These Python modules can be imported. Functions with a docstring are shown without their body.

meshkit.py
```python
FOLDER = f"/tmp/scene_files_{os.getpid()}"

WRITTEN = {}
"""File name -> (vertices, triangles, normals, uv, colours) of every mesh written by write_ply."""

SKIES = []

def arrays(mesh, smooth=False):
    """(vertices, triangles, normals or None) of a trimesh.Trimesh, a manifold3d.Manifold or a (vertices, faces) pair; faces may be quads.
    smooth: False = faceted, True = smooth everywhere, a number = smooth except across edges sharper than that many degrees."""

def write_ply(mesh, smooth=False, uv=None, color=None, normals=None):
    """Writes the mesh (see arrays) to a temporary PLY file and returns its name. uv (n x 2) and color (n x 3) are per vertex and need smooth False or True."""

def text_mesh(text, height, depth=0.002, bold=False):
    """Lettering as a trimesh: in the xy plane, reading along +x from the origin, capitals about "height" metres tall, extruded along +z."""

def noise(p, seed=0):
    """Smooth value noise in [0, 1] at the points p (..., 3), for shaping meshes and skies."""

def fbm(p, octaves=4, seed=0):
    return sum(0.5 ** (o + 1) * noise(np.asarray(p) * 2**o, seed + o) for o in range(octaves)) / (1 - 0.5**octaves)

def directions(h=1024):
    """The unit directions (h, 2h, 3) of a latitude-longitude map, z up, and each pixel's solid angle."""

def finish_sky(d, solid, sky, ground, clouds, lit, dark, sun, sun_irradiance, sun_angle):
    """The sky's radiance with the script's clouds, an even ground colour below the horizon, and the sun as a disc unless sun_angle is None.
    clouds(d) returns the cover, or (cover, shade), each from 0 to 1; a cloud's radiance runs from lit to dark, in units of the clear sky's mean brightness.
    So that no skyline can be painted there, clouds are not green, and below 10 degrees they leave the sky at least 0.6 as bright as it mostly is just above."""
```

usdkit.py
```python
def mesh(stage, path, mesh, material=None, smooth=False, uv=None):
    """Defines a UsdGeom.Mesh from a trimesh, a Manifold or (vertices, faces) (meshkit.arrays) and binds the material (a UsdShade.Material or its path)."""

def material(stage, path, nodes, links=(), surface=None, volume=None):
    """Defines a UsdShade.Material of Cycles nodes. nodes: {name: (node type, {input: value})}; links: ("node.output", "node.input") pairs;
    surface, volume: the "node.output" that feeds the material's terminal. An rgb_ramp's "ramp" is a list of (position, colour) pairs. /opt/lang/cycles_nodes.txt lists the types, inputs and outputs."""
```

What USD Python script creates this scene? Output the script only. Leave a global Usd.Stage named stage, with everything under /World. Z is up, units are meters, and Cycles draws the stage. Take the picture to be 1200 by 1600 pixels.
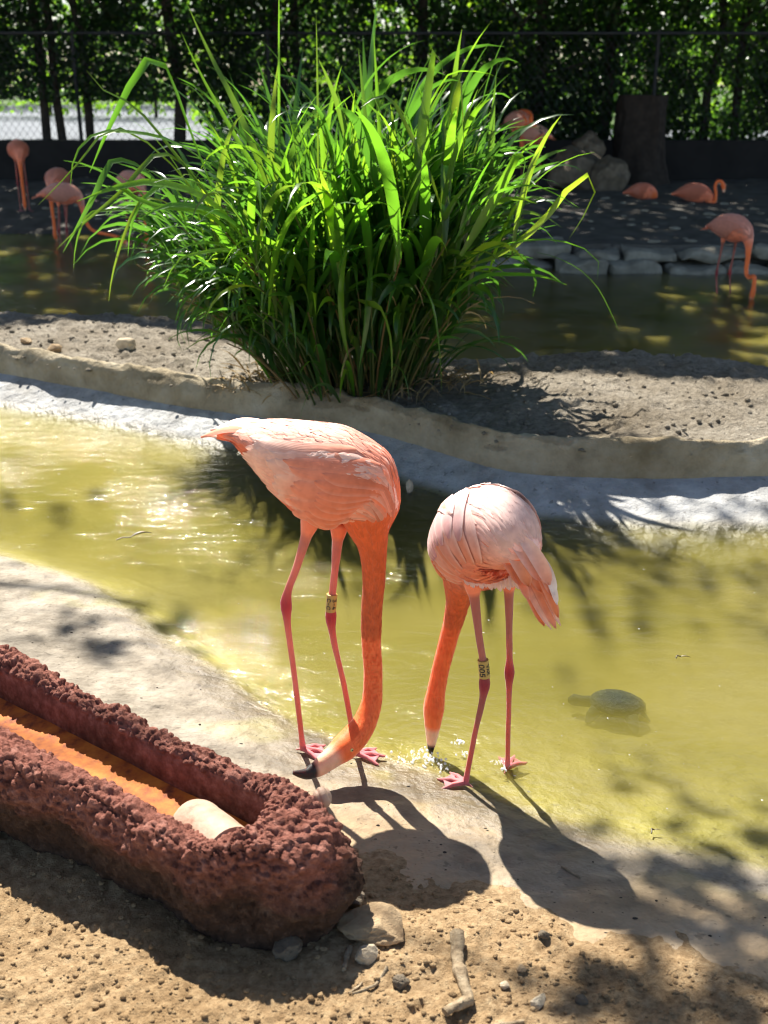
import math, random
import numpy as np, trimesh, manifold3d as m3
from pxr import Usd, UsdGeom, UsdLux, UsdShade, Gf, Sdf, Vt
import usdkit
from meshkit import text_mesh, noise, fbm

stage = Usd.Stage.CreateInMemory()
UsdGeom.SetStageUpAxis(stage, 'Z'); UsdGeom.SetStageMetersPerUnit(stage, 1.0)
UsdGeom.Xform.Define(stage, '/World'); UsdGeom.Scope.Define(stage, '/World/Looks')

# ------------------------------------------------------------------ camera, sky, sun, exposure
H, F, PITCH = 1.65, 1700.0, math.radians(21.5)      # eye height, focal length in photo pixels (1200 wide), tilt down
EXPOSURE = 1.62
SUN_EL, SUN_AZ = math.radians(53.0), math.radians(-21.0)
SUN_I, SKY_S = 1.25, 0.05
cam = UsdGeom.Camera.Define(stage, '/World/camera')
cam.AddTranslateOp().Set(Gf.Vec3d(0, 0, H)); cam.AddRotateXOp().Set(90 - math.degrees(PITCH))
cam.CreateHorizontalApertureAttr(36.0); cam.CreateVerticalApertureAttr(48.0); cam.CreateFocalLengthAttr(36.0 * F / 1200)
cam.CreateClippingRangeAttr(Gf.Vec2f(0.05, 2000)); cam.CreateExposureAttr(EXPOSURE)
cam.CreateFStopAttr(5.6); cam.CreateFocusDistanceAttr(2.9)
SUNV = np.array([math.cos(SUN_EL) * math.sin(SUN_AZ), math.cos(SUN_EL) * math.cos(SUN_AZ), math.sin(SUN_EL)])
dome = UsdLux.DomeLight.Define(stage, '/World/sky')
dome.GetPrim().SetCustomDataByKey('kind', 'structure'); dome.GetPrim().SetCustomDataByKey('label', 'clear bright summer sky above the enclosure')
dome.GetPrim().SetCustomDataByKey('category', 'sky')
skym = usdkit.material(stage, '/World/Looks/sky', {
    's': ('sky_texture', {'sky_type': 'single_scattering', 'sun_disc': False, 'sun_elevation': SUN_EL, 'sun_rotation': SUN_AZ}),
    'b': ('background_shader', {'strength': SKY_S})}, [('s.color', 'b.color')], surface='b.background')
UsdShade.MaterialBindingAPI.Apply(dome.GetPrim()).Bind(skym)
sun = UsdLux.DistantLight.Define(stage, '/World/sun')
sun.CreateIntensityAttr(SUN_I); sun.CreateNormalizeAttr(True); sun.CreateAngleAttr(0.5); sun.CreateColorAttr(Gf.Vec3f(1.0, 0.95, 0.86))
sun.AddRotateZOp().Set(-math.degrees(SUN_AZ) + 180.0); sun.AddRotateXOp().Set(-(90 - math.degrees(SUN_EL)) * -1)

# ------------------------------------------------------------------ helpers
CP, SP = math.cos(PITCH), math.sin(PITCH)
def ray(px, py):
    a, b = (px - 600) / F, -(py - 800) / F
    return np.array([a, CP + b * SP, -SP + b * CP])
def G(px, py, z=0.0):                       # point of the photograph on the level z
    r = ray(px, py); return np.array([0, 0, H]) + r * ((z - H) / r[2])
def V(px, py, Y):                           # point of the photograph on the upright plane y = Y
    r = ray(px, py); return np.array([0, 0, H]) + r * (Y / r[1])
def mpp(p):                                 # metres per photo pixel at a point
    return (p[1] * CP + (H - p[2]) * SP) / F
def unit(v): v = np.asarray(v, float); return v / max(np.linalg.norm(v), 1e-12)
RNG = np.random.default_rng(7)
used = {}
def numbered(parent, name):
    k = (parent, name); n = used.get(k, 0); used[k] = n + 1
    return name if n == 0 else f'{name}_{n:03d}'
def tag(p, label=None, cat=None, group=None, kind=None):
    p = p.GetPrim() if hasattr(p, 'GetPrim') else p
    for k, v in (('label', label), ('category', cat), ('group', group), ('kind', kind)):
        if v: p.SetCustomDataByKey(k, v)
    return p
def thing(name, label, cat, loc=(0, 0, 0), group=None, rz=0, scale=None):
    x = UsdGeom.Xform.Define(stage, '/World/' + numbered('/World', name))
    x.AddTranslateOp().Set(Gf.Vec3d(*map(float, loc)))
    if rz: x.AddRotateZOp().Set(math.degrees(rz))
    if scale: x.AddScaleOp().Set(Gf.Vec3f(scale, scale, scale))
    return tag(x, label, cat, group)
def path_of(parent): return '/World' if parent is None else str(parent.GetPath())
def obj(name, mesh, mat, parent=None, smooth=False, col=None, off=None, kind=None, uv=None):
    """One mesh prim; a mesh given in world coordinates is moved into its parent's frame by off."""
    pp = path_of(parent)
    if off is not None:
        if isinstance(mesh, tuple): mesh = (np.asarray(mesh[0]) - off, mesh[1])
        else: mesh = mesh.copy(); mesh.apply_translation(-np.asarray(off))
    m = usdkit.mesh(stage, pp + '/' + numbered(pp, name), mesh, mat, smooth=smooth, uv=uv)
    if col is not None:
        UsdGeom.PrimvarsAPI(m).CreatePrimvar('Col', Sdf.ValueTypeNames.Color3fArray, 'vertex').Set(Vt.Vec3fArray.FromNumpy(np.asarray(col, np.float32)))
    p = m.GetPrim()
    if kind: tag(p, kind=kind)
    return p
def mat(name, nodes, links, surface): return usdkit.material(stage, '/World/Looks/' + name, nodes, links, surface=surface)
def rough_mat(name, ramp, scale=6.0, detail=8, rough=0.9, bump=0.3, bscale=60, dist=0.01, spec=0.3, coords='geometry.position', ramp2=None, scale2=1.2, bdetail=6, **kw):
    """Weathered surface: colour from noise through a ramp, large stains over it, fine relief."""
    node, out = coords.split('.')
    n = {'g': (node, {}), 'n': ('noise_texture', {'scale': scale, 'detail': detail, 'roughness': 0.65}), 'r': ('rgb_ramp', {'ramp': ramp}),
         'bn': ('noise_texture', {'scale': bscale, 'detail': bdetail, 'roughness': 0.7}), 'b': ('bump', {'strength': bump, 'distance': dist}),
         'p': ('principled_bsdf', {'roughness': rough, 'specular_ior_level': spec, **kw})}
    l = [('g.' + out, 'n.vector'), ('n.fac', 'r.fac'), ('g.' + out, 'bn.vector'), ('bn.fac', 'b.height'), ('b.normal', 'p.normal')]
    if ramp2:
        n['n2'] = ('noise_texture', {'scale': scale2, 'detail': 5, 'roughness': 0.6}); n['r2'] = ('rgb_ramp', {'ramp': ramp2})
        n['m'] = ('mix', {'mix_type': 'multiply', 'fac': 1.0})
        l += [('g.' + out, 'n2.vector'), ('n2.fac', 'r2.fac'), ('r.color', 'm.color1'), ('r2.color', 'm.color2'), ('m.color', 'p.base_color')]
    else: l.append(('r.color', 'p.base_color'))
    return mat(name, n, l, 'p.BSDF')
def leaf_mat(name, ramp, trans, rough=0.35, tw=0.45, spec=0.5):
    n = {'g': ('geometry', {}), 'o': ('object_info', {}), 'a': ('math', {'math_type': 'add'}), 'f': ('math', {'math_type': 'fraction'}),
         'r': ('rgb_ramp', {'ramp': ramp}), 'p': ('principled_bsdf', {'roughness': rough, 'specular_ior_level': spec}),
         'mx': ('mix', {'mix_type': 'multiply', 'fac': 1.0, 'color2': trans}), 't': ('translucent_bsdf', {}), 'm': ('mix_closure', {'fac': tw})}
    return mat(name, n, [('g.random_per_island', 'a.value1'), ('o.random', 'a.value2'), ('a.value', 'f.value1'), ('f.value', 'r.fac'), ('r.color', 'p.base_color'),
        ('r.color', 'mx.color1'), ('mx.color', 't.color'), ('p.BSDF', 'm.closure1'), ('t.BSDF', 'm.closure2')], 'm.closure')
def grid(xs, ys, zf):
    X, Y = np.meshgrid(xs, ys); Z = zf(X, Y); nx, ny = len(xs), len(ys)
    v = np.stack([X.ravel(), Y.ravel(), Z.ravel()], 1)
    i = (np.arange(ny - 1)[:, None] * nx + np.arange(nx - 1)[None]).ravel()
    return v, np.stack([i, i + 1, i + nx + 1, i + nx], 1)
def keep(mesh, mask_v):
    v, f = mesh; ff = f[mask_v[f].all(1)]; idx = np.full(len(v), -1); u = np.unique(ff); idx[u] = np.arange(len(u))
    return v[u], idx[ff], u
def strip(rows):                            # rows (m, n, 3) -> quads
    m, n = rows.shape[:2]; i = (np.arange(m - 1)[:, None] * n + np.arange(n - 1)[None]).ravel()
    return rows.reshape(-1, 3), np.stack([i, i + 1, i + n + 1, i + n], 1)
def join(meshes):
    vs, fs, n = [], [], 0
    for v, f in meshes: vs.append(v); fs.append(np.asarray(f) + n); n += len(v)
    return np.vstack(vs), np.vstack(fs)
def tube(pts, r, k=8, wob=0.0, seed=0):
    pts = np.asarray(pts, float); r = np.broadcast_to(np.asarray(r, float), (len(pts),))
    T = np.gradient(pts, axis=0); rings = []; ref = unit(np.cross(T[0], [0.3, 0.2, 1.0])) if True else 0
    for i, (p, t, a) in enumerate(zip(pts, T, r)):
        t = unit(t); ref = unit(ref - t * np.dot(ref, t)); b = np.cross(t, ref)
        ph = np.linspace(0, 2 * np.pi, k, endpoint=False)
        ring = np.cos(ph)[:, None] * ref + np.sin(ph)[:, None] * b
        if wob: a = a * (1 + wob * (noise(ring * 2.0 + p * 25, seed)[:, None] - 0.5) * 2)
        rings.append(p + ring * a)
    v = np.vstack(rings + [pts[:1], pts[-1:]]); f = []; n = len(pts)
    for i in range(n - 1):
        for j in range(k):
            a, b = i * k + j, i * k + (j + 1) % k
            f += [[a, b, b + k], [a, b + k, a + k]]
    for j in range(k):
        f += [[n * k, (j + 1) % k, j], [n * k + 1, (n - 1) * k + j, (n - 1) * k + (j + 1) % k]]
    return v, np.array(f)
def spline(P, m):
    P = np.asarray(P, float); from_ = np.r_[0, np.cumsum(np.linalg.norm(np.diff(P[:, :3], axis=0), axis=1))]
    from scipy.interpolate import PchipInterpolator
    return PchipInterpolator(from_, P)(np.linspace(0, from_[-1], m)) if isinstance(m, int) else PchipInterpolator(from_ / from_[-1], P)(m)
def rock(size, seed, sub=3, amp=0.35, fine=0.06, flat=0.0):
    s = trimesh.creation.icosphere(sub, 1.0); v = s.vertices
    d = 1 + amp * (fbm(v * 1.3 + seed * 3.1, 3, seed) - 0.5) * 2 + fine * (fbm(v * 5 + seed, 3, seed + 9) - 0.5) * 2
    v = v * d[:, None]
    rg = np.random.default_rng(seed)
    for _ in range(5):                      # a few broken planes
        n = unit(rg.normal(size=3)); h = rg.uniform(0.6, 0.85); e = v @ n - h; v = v - np.where(e > 0, e * 0.85, 0)[:, None] * n
    v = v * np.asarray(size)
    return v, np.array(s.faces)
def polydist(X, Y, line):
    P = np.stack([np.ravel(X), np.ravel(Y)], 1); best = np.full(len(P), 1e9); sgn = np.ones(len(P))
    for a, b in zip(line[:-1], line[1:]):
        d = b - a; t = np.clip(((P - a) @ d) / (d @ d), 0, 1); q = P - (a + t[:, None] * d); L = np.hypot(q[:, 0], q[:, 1])
        c = d[0] * (P[:, 1] - a[1]) - d[1] * (P[:, 0] - a[0]); up = L < best - 1e-12
        best = np.where(up, L, best); sgn = np.where(up, np.where(c >= 0, 1, -1), sgn)
    return (best * sgn).reshape(np.shape(X))
def smooth_line(P, m=160): return spline(np.asarray(P, float), m)
def line_px(pts, z=0.0): return np.array([G(x, y, z)[:2] for x, y in pts])
def smoothstep(a, b, x): t = np.clip((x - a) / (b - a), 0, 1); return t * t * (3 - 2 * t)

# ------------------------------------------------------------------ materials
CONC_RAMP = [(0.3, (0.125, 0.10, 0.07)), (0.47, (0.225, 0.19, 0.142)), (0.7, (0.33, 0.29, 0.23))]
def wet_concrete(name, ramp, tint, drybase):
    """Concrete whose wetness (Col.r) darkens and glosses it and whose algae (Col.g) tints it."""
    n = {'g': ('geometry', {}), 'n': ('noise_texture', {'scale': 9, 'detail': 9, 'roughness': 0.7}), 'r': ('rgb_ramp', {'ramp': ramp}),
         'c': ('attribute', {'attribute': 'Col'}), 's': ('separate_color', {}), 'dk': ('mix', {'mix_type': 'multiply', 'color2': (0.56, 0.49, 0.36)}),
         'al': ('mix', {'mix_type': 'mix', 'color2': tint}), 'sp': ('noise_texture', {'scale': 42, 'detail': 3}), 'sr': ('rgb_ramp', {'ramp': [(0.0, (0.25, 0.22, 0.2)), (0.30, (0.3, 0.27, 0.24)), (0.36, (1, 1, 1))]}),
         'ms': ('mix', {'mix_type': 'multiply', 'fac': 0.55}), 'n3': ('noise_texture', {'scale': 3.2, 'detail': 7, 'roughness': 0.7}), 'r3': ('rgb_ramp', {'ramp': [(0.32, (0.55, 0.53, 0.5)), (0.56, (1, 1, 1))]}), 'm3': ('mix', {'mix_type': 'multiply', 'fac': 1.0}), 'du': ('mix', {'color2': (0.37, 0.26, 0.145)}),
         'ro': ('map_range', {'from_min': 0, 'from_max': 1, 'to_min': drybase, 'to_max': 0.26, 'clamp': True}),
         'bn': ('noise_texture', {'scale': 110, 'detail': 5, 'roughness': 0.75}), 'b': ('bump', {'strength': 0.55, 'distance': 0.006}),
         'bn2': ('noise_texture', {'scale': 14, 'detail': 3}), 'b2': ('bump', {'strength': 0.8, 'distance': 0.03}),
         'p': ('principled_bsdf', {'specular_ior_level': 0.45})}
    l = [('g.position', 'n.vector'), ('g.position', 'sp.vector'), ('g.position', 'bn.vector'), ('g.position', 'bn2.vector'), ('n.fac', 'r.fac'), ('c.color', 's.color'), ('s.r', 'dk.fac'),
         ('r.color', 'dk.color1'), ('s.g', 'al.fac'), ('dk.color', 'al.color1'), ('sp.fac', 'sr.fac'), ('al.color', 'du.color1'), ('s.b', 'du.fac'), ('du.color', 'ms.color1'), ('sr.color', 'ms.color2'), ('g.position', 'n3.vector'), ('n3.fac', 'r3.fac'), ('ms.color', 'm3.color1'), ('r3.color', 'm3.color2'), ('m3.color', 'p.base_color'), ('s.r', 'ro.value'), ('ro.result', 'p.roughness'),
         ('bn2.fac', 'b2.height'), ('b2.normal', 'b.normal'), ('bn.fac', 'b.height'), ('b.normal', 'p.normal')]
    return mat(name, n, l, 'p.BSDF')
M_BANK = wet_concrete('bank_concrete', CONC_RAMP, (0.30, 0.27, 0.06), 0.8)
M_APRON = wet_concrete('apron_concrete', [(0.25, (0.25, 0.25, 0.25)), (0.5, (0.34, 0.34, 0.335)), (0.8, (0.42, 0.42, 0.41))], (0.10, 0.09, 0.04), 0.85)
M_COPING = rough_mat('coping_stone', [(0.2, (0.19, 0.15, 0.095)), (0.5, (0.36, 0.30, 0.20)), (0.8, (0.46, 0.41, 0.32))], 7, 10, 0.9, 0.9, 26, 0.03, bdetail=10, ramp2=[(0.3, (0.5, 0.46, 0.38)), (0.6, (1, 1, 1))], scale2=2.5)
M_SAND = rough_mat('sand', [(0.25, (0.19, 0.12, 0.06)), (0.5, (0.37, 0.255, 0.14)), (0.75, (0.53, 0.395, 0.235))], 60, 9, 0.95, 0.9, 190, 0.012, ramp2=[(0.3, (0.72, 0.68, 0.62)), (0.65, (1, 1, 1))], scale2=3.0, spec=0.15)
M_SOIL = rough_mat('soil', [(0.25, (0.16, 0.135, 0.10)), (0.5, (0.33, 0.29, 0.23)), (0.75, (0.48, 0.43, 0.355))], 34, 9, 0.95, 1.0, 90, 0.035, ramp2=[(0.3, (0.6, 0.56, 0.5)), (0.6, (1, 1, 1))], scale2=1.7, spec=0.1)
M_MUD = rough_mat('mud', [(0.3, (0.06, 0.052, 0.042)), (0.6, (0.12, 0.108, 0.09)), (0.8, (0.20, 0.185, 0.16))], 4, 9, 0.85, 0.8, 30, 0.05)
M_POND = rough_mat('pond_floor', [(0.3, (0.22, 0.19, 0.04)), (0.6, (0.40, 0.36, 0.11)), (0.8, (0.52, 0.47, 0.18))], 2.2, 8, 0.9, 0.3, 25, 0.03)
M_STONE = rough_mat('edging_stone', [(0.25, (0.13, 0.115, 0.085)), (0.55, (0.27, 0.245, 0.19)), (0.8, (0.38, 0.35, 0.28))], 6, 9, 0.9, 0.8, 25, 0.03)
M_ROCK = rough_mat('rock_tan', [(0.25, (0.20, 0.13, 0.07)), (0.55, (0.38, 0.27, 0.155)), (0.8, (0.50, 0.38, 0.24))], 20, 9, 0.9, 0.9, 90, 0.01)
M_ROCKD = rough_mat('rock_dark', [(0.25, (0.07, 0.055, 0.038)), (0.55, (0.145, 0.115, 0.08)), (0.8, (0.23, 0.19, 0.135))], 12, 9, 0.9, 0.9, 90, 0.01)
M_ROCKP = rough_mat('rock_pale', [(0.25, (0.27, 0.215, 0.14)), (0.55, (0.42, 0.345, 0.24)), (0.8, (0.52, 0.45, 0.34))], 20, 9, 0.9, 0.7, 90, 0.01)
M_WOOD = rough_mat('driftwood', [(0.3, (0.09, 0.06, 0.035)), (0.5, (0.24, 0.18, 0.11)), (0.75, (0.38, 0.31, 0.21))], 45, 9, 0.85, 1.0, 120, 0.006)
M_BARK = rough_mat('bark', [(0.3, (0.025, 0.02, 0.016)), (0.7, (0.07, 0.058, 0.045))], 12, 8, 0.95, 1.0, 25, 0.03)
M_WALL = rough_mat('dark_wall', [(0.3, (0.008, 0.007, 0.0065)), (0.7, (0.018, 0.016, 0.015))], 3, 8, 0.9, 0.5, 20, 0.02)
M_STUMP = rough_mat('stump_bark', [(0.3, (0.018, 0.013, 0.010)), (0.7, (0.05, 0.037, 0.028))], 9, 8, 0.95, 1.0, 14, 0.06)
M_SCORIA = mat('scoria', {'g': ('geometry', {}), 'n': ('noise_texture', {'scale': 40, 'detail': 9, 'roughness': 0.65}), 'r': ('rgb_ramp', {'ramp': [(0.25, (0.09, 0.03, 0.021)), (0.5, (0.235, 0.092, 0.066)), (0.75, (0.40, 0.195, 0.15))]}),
    'r2': ('rgb_ramp', {'ramp': [(0.3, (0.025, 0.015, 0.010)), (0.55, (0.062, 0.036, 0.024)), (0.75, (0.14, 0.09, 0.062))]}), 'x': ('separate_xyz', {}), 'n2': ('noise_texture', {'scale': 7, 'detail': 5}), 'ma': ('math', {'math_type': 'multiply_add', 'value2': 0.16}),  # r2: darker brown towards the base, shade put into the colour by height
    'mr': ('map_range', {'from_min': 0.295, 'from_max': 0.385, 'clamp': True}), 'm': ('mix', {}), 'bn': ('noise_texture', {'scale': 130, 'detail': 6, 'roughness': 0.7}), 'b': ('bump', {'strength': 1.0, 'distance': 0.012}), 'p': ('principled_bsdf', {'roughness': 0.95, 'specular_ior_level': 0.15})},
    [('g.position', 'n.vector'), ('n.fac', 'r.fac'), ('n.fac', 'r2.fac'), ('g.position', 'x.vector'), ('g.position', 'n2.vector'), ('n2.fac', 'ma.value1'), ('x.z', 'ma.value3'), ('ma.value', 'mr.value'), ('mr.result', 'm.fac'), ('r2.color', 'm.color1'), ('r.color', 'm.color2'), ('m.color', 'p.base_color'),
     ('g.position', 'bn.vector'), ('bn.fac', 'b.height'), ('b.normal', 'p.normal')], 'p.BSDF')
M_BASIN = rough_mat('basin_rust', [(0.32, (0.12, 0.025, 0.008)), (0.44, (0.33, 0.085, 0.010)), (0.6, (0.46, 0.145, 0.014)), (0.8, (0.54, 0.21, 0.03))], 22, 9, 0.6, 0.3, 60, 0.01, spec=0.2)
M_PIPE = rough_mat('stained_pipe', [(0.3, (0.20, 0.09, 0.055)), (0.42, (0.33, 0.21, 0.145)), (0.7, (0.42, 0.31, 0.235))], 14, 9, 0.6, 0.3, 60, 0.01)
M_PATH = rough_mat('path_paving', [(0.3, (0.085, 0.095, 0.115)), (0.7, (0.15, 0.165, 0.19))], 1.2, 8, 0.9, 0.2, 10, 0.02)
M_LAWN = rough_mat('lawn', [(0.3, (0.03, 0.06, 0.012)), (0.7, (0.07, 0.12, 0.03))], 2, 8, 0.95, 0.8, 20, 0.05)
M_FENCE = mat('fence_wire', {'p': ('principled_bsdf', {'base_color': (0.02, 0.022, 0.025), 'metallic': 0.3, 'roughness': 0.6})}, [], 'p.BSDF')
M_GRASS = leaf_mat('grass_blade', [(0.0, (0.022, 0.075, 0.018)), (0.3, (0.05, 0.10, 0.02)), (0.6, (0.036, 0.125, 0.016)), (0.92, (0.065, 0.17, 0.02)), (0.99, (0.08, 0.15, 0.022))], (4.6, 3.6, 1.2), 0.27, 0.50, 0.7)
M_STEM = leaf_mat('grass_stem', [(0.0, (0.05, 0.09, 0.02)), (0.6, (0.09, 0.12, 0.03)), (1.0, (0.22, 0.14, 0.06))], (1.5, 1.5, 1.0), 0.5, 0.15)
M_DRY = leaf_mat('dry_blade', [(0.0, (0.30, 0.20, 0.09)), (1.0, (0.48, 0.36, 0.18))], (1.2, 1.1, 0.8), 0.7, 0.3)
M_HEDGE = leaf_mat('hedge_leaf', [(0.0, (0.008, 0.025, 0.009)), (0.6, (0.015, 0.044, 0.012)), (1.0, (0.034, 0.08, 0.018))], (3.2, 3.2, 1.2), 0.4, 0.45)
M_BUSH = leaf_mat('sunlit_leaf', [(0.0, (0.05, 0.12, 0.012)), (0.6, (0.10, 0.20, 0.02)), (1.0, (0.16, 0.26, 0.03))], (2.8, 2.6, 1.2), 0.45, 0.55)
M_FLOAT = leaf_mat('fallen_leaf', [(0.0, (0.05, 0.032, 0.012)), (1.0, (0.10, 0.075, 0.02))], (1.2, 1.1, 0.8), 0.4, 0.2)
M_ALGAE = rough_mat('algae_shell', [(0.3, (0.006, 0.010, 0.005)), (0.7, (0.022, 0.030, 0.013))], 40, 8, 0.8, 0.9, 60, 0.01)
def feather_mat():
    n = {'c': ('attribute', {'attribute': 'Col'}), 'g': ('geometry', {}), 'u': ('uvmap', {'attribute': 'st'}), 'w': ('wave_texture', {'wave_type': 'bands', 'bands_direction': 'y', 'scale': 3, 'distortion': 2.5, 'detail': 3, 'detail_scale': 2.0}),
         'n': ('noise_texture', {'scale': 55, 'detail': 4}), 'r': ('rgb_ramp', {'ramp': [(0.3, (0.86, 0.82, 0.82)), (0.65, (1, 1, 1))]}), 'm': ('mix', {'mix_type': 'multiply', 'fac': 1.0}),
         'b': ('bump', {'strength': 0.12, 'distance': 0.0015}), 'p': ('principled_bsdf', {'roughness': 0.65, 'specular_ior_level': 0.25, 'sheen_weight': 0.15, 'sheen_roughness': 0.4}),
         't': ('translucent_bsdf', {}), 'mx': ('mix_closure', {'fac': 0.22})}
    l = [('u.UV', 'w.vector'), ('g.position', 'n.vector'), ('n.fac', 'r.fac'), ('c.color', 'm.color1'), ('r.color', 'm.color2'), ('m.color', 'p.base_color'), ('w.fac', 'b.height'), ('b.normal', 'p.normal'),
         ('m.color', 't.color'), ('p.BSDF', 'mx.closure1'), ('t.BSDF', 'mx.closure2')]
    return mat('feather', n, l, 'mx.closure')
M_FEATHER = feather_mat()
M_SKIN = mat('flamingo_body', {'c': ('attribute', {'attribute': 'Col'}), 'g': ('geometry', {}), 'n': ('noise_texture', {'scale': 60, 'detail': 5, 'roughness': 0.7}), 'mp': ('mapping', {'scale': (1, 1, 0.35)}),
    'r': ('rgb_ramp', {'ramp': [(0.3, (0.84, 0.79, 0.79)), (0.65, (1, 1, 1))]}), 'm': ('mix', {'mix_type': 'multiply', 'fac': 1.0}), 'b': ('bump', {'strength': 0.4, 'distance': 0.004}),
    'p': ('principled_bsdf', {'roughness': 0.6, 'specular_ior_level': 0.3, 'sheen_weight': 0.25, 'sheen_roughness': 0.35, 'subsurface_weight': 0.12, 'subsurface_scale': 0.012})},
    [('g.position', 'mp.vector'), ('mp.vector', 'n.vector'), ('n.fac', 'r.fac'), ('c.color', 'm.color1'), ('r.color', 'm.color2'), ('m.color', 'p.base_color'), ('n.fac', 'b.height'), ('b.normal', 'p.normal')], 'p.BSDF')
M_YELLOW = mat('band_yellow', {'p': ('principled_bsdf', {'base_color': (0.44, 0.28, 0.07), 'roughness': 0.4})}, [], 'p.BSDF')
M_BLACK = mat('black_paint', {'p': ('principled_bsdf', {'base_color': (0.012, 0.011, 0.010), 'roughness': 0.5})}, [], 'p.BSDF')
M_EYE = mat('eye', {'p': ('principled_bsdf', {'base_color': (0.7, 0.6, 0.2), 'roughness': 0.15})}, [], 'p.BSDF')
M_FOAM = mat('foam', {'t': ('transparent_bsdf', {}), 'p': ('principled_bsdf', {'base_color': (0.85, 0.86, 0.84), 'roughness': 0.12}), 'm': ('mix_closure', {'fac': 0.5})}, [('t.BSDF', 'm.closure1'), ('p.BSDF', 'm.closure2')], 'm.closure')
BEAK2 = G(673, 1172, 0.0)
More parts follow.
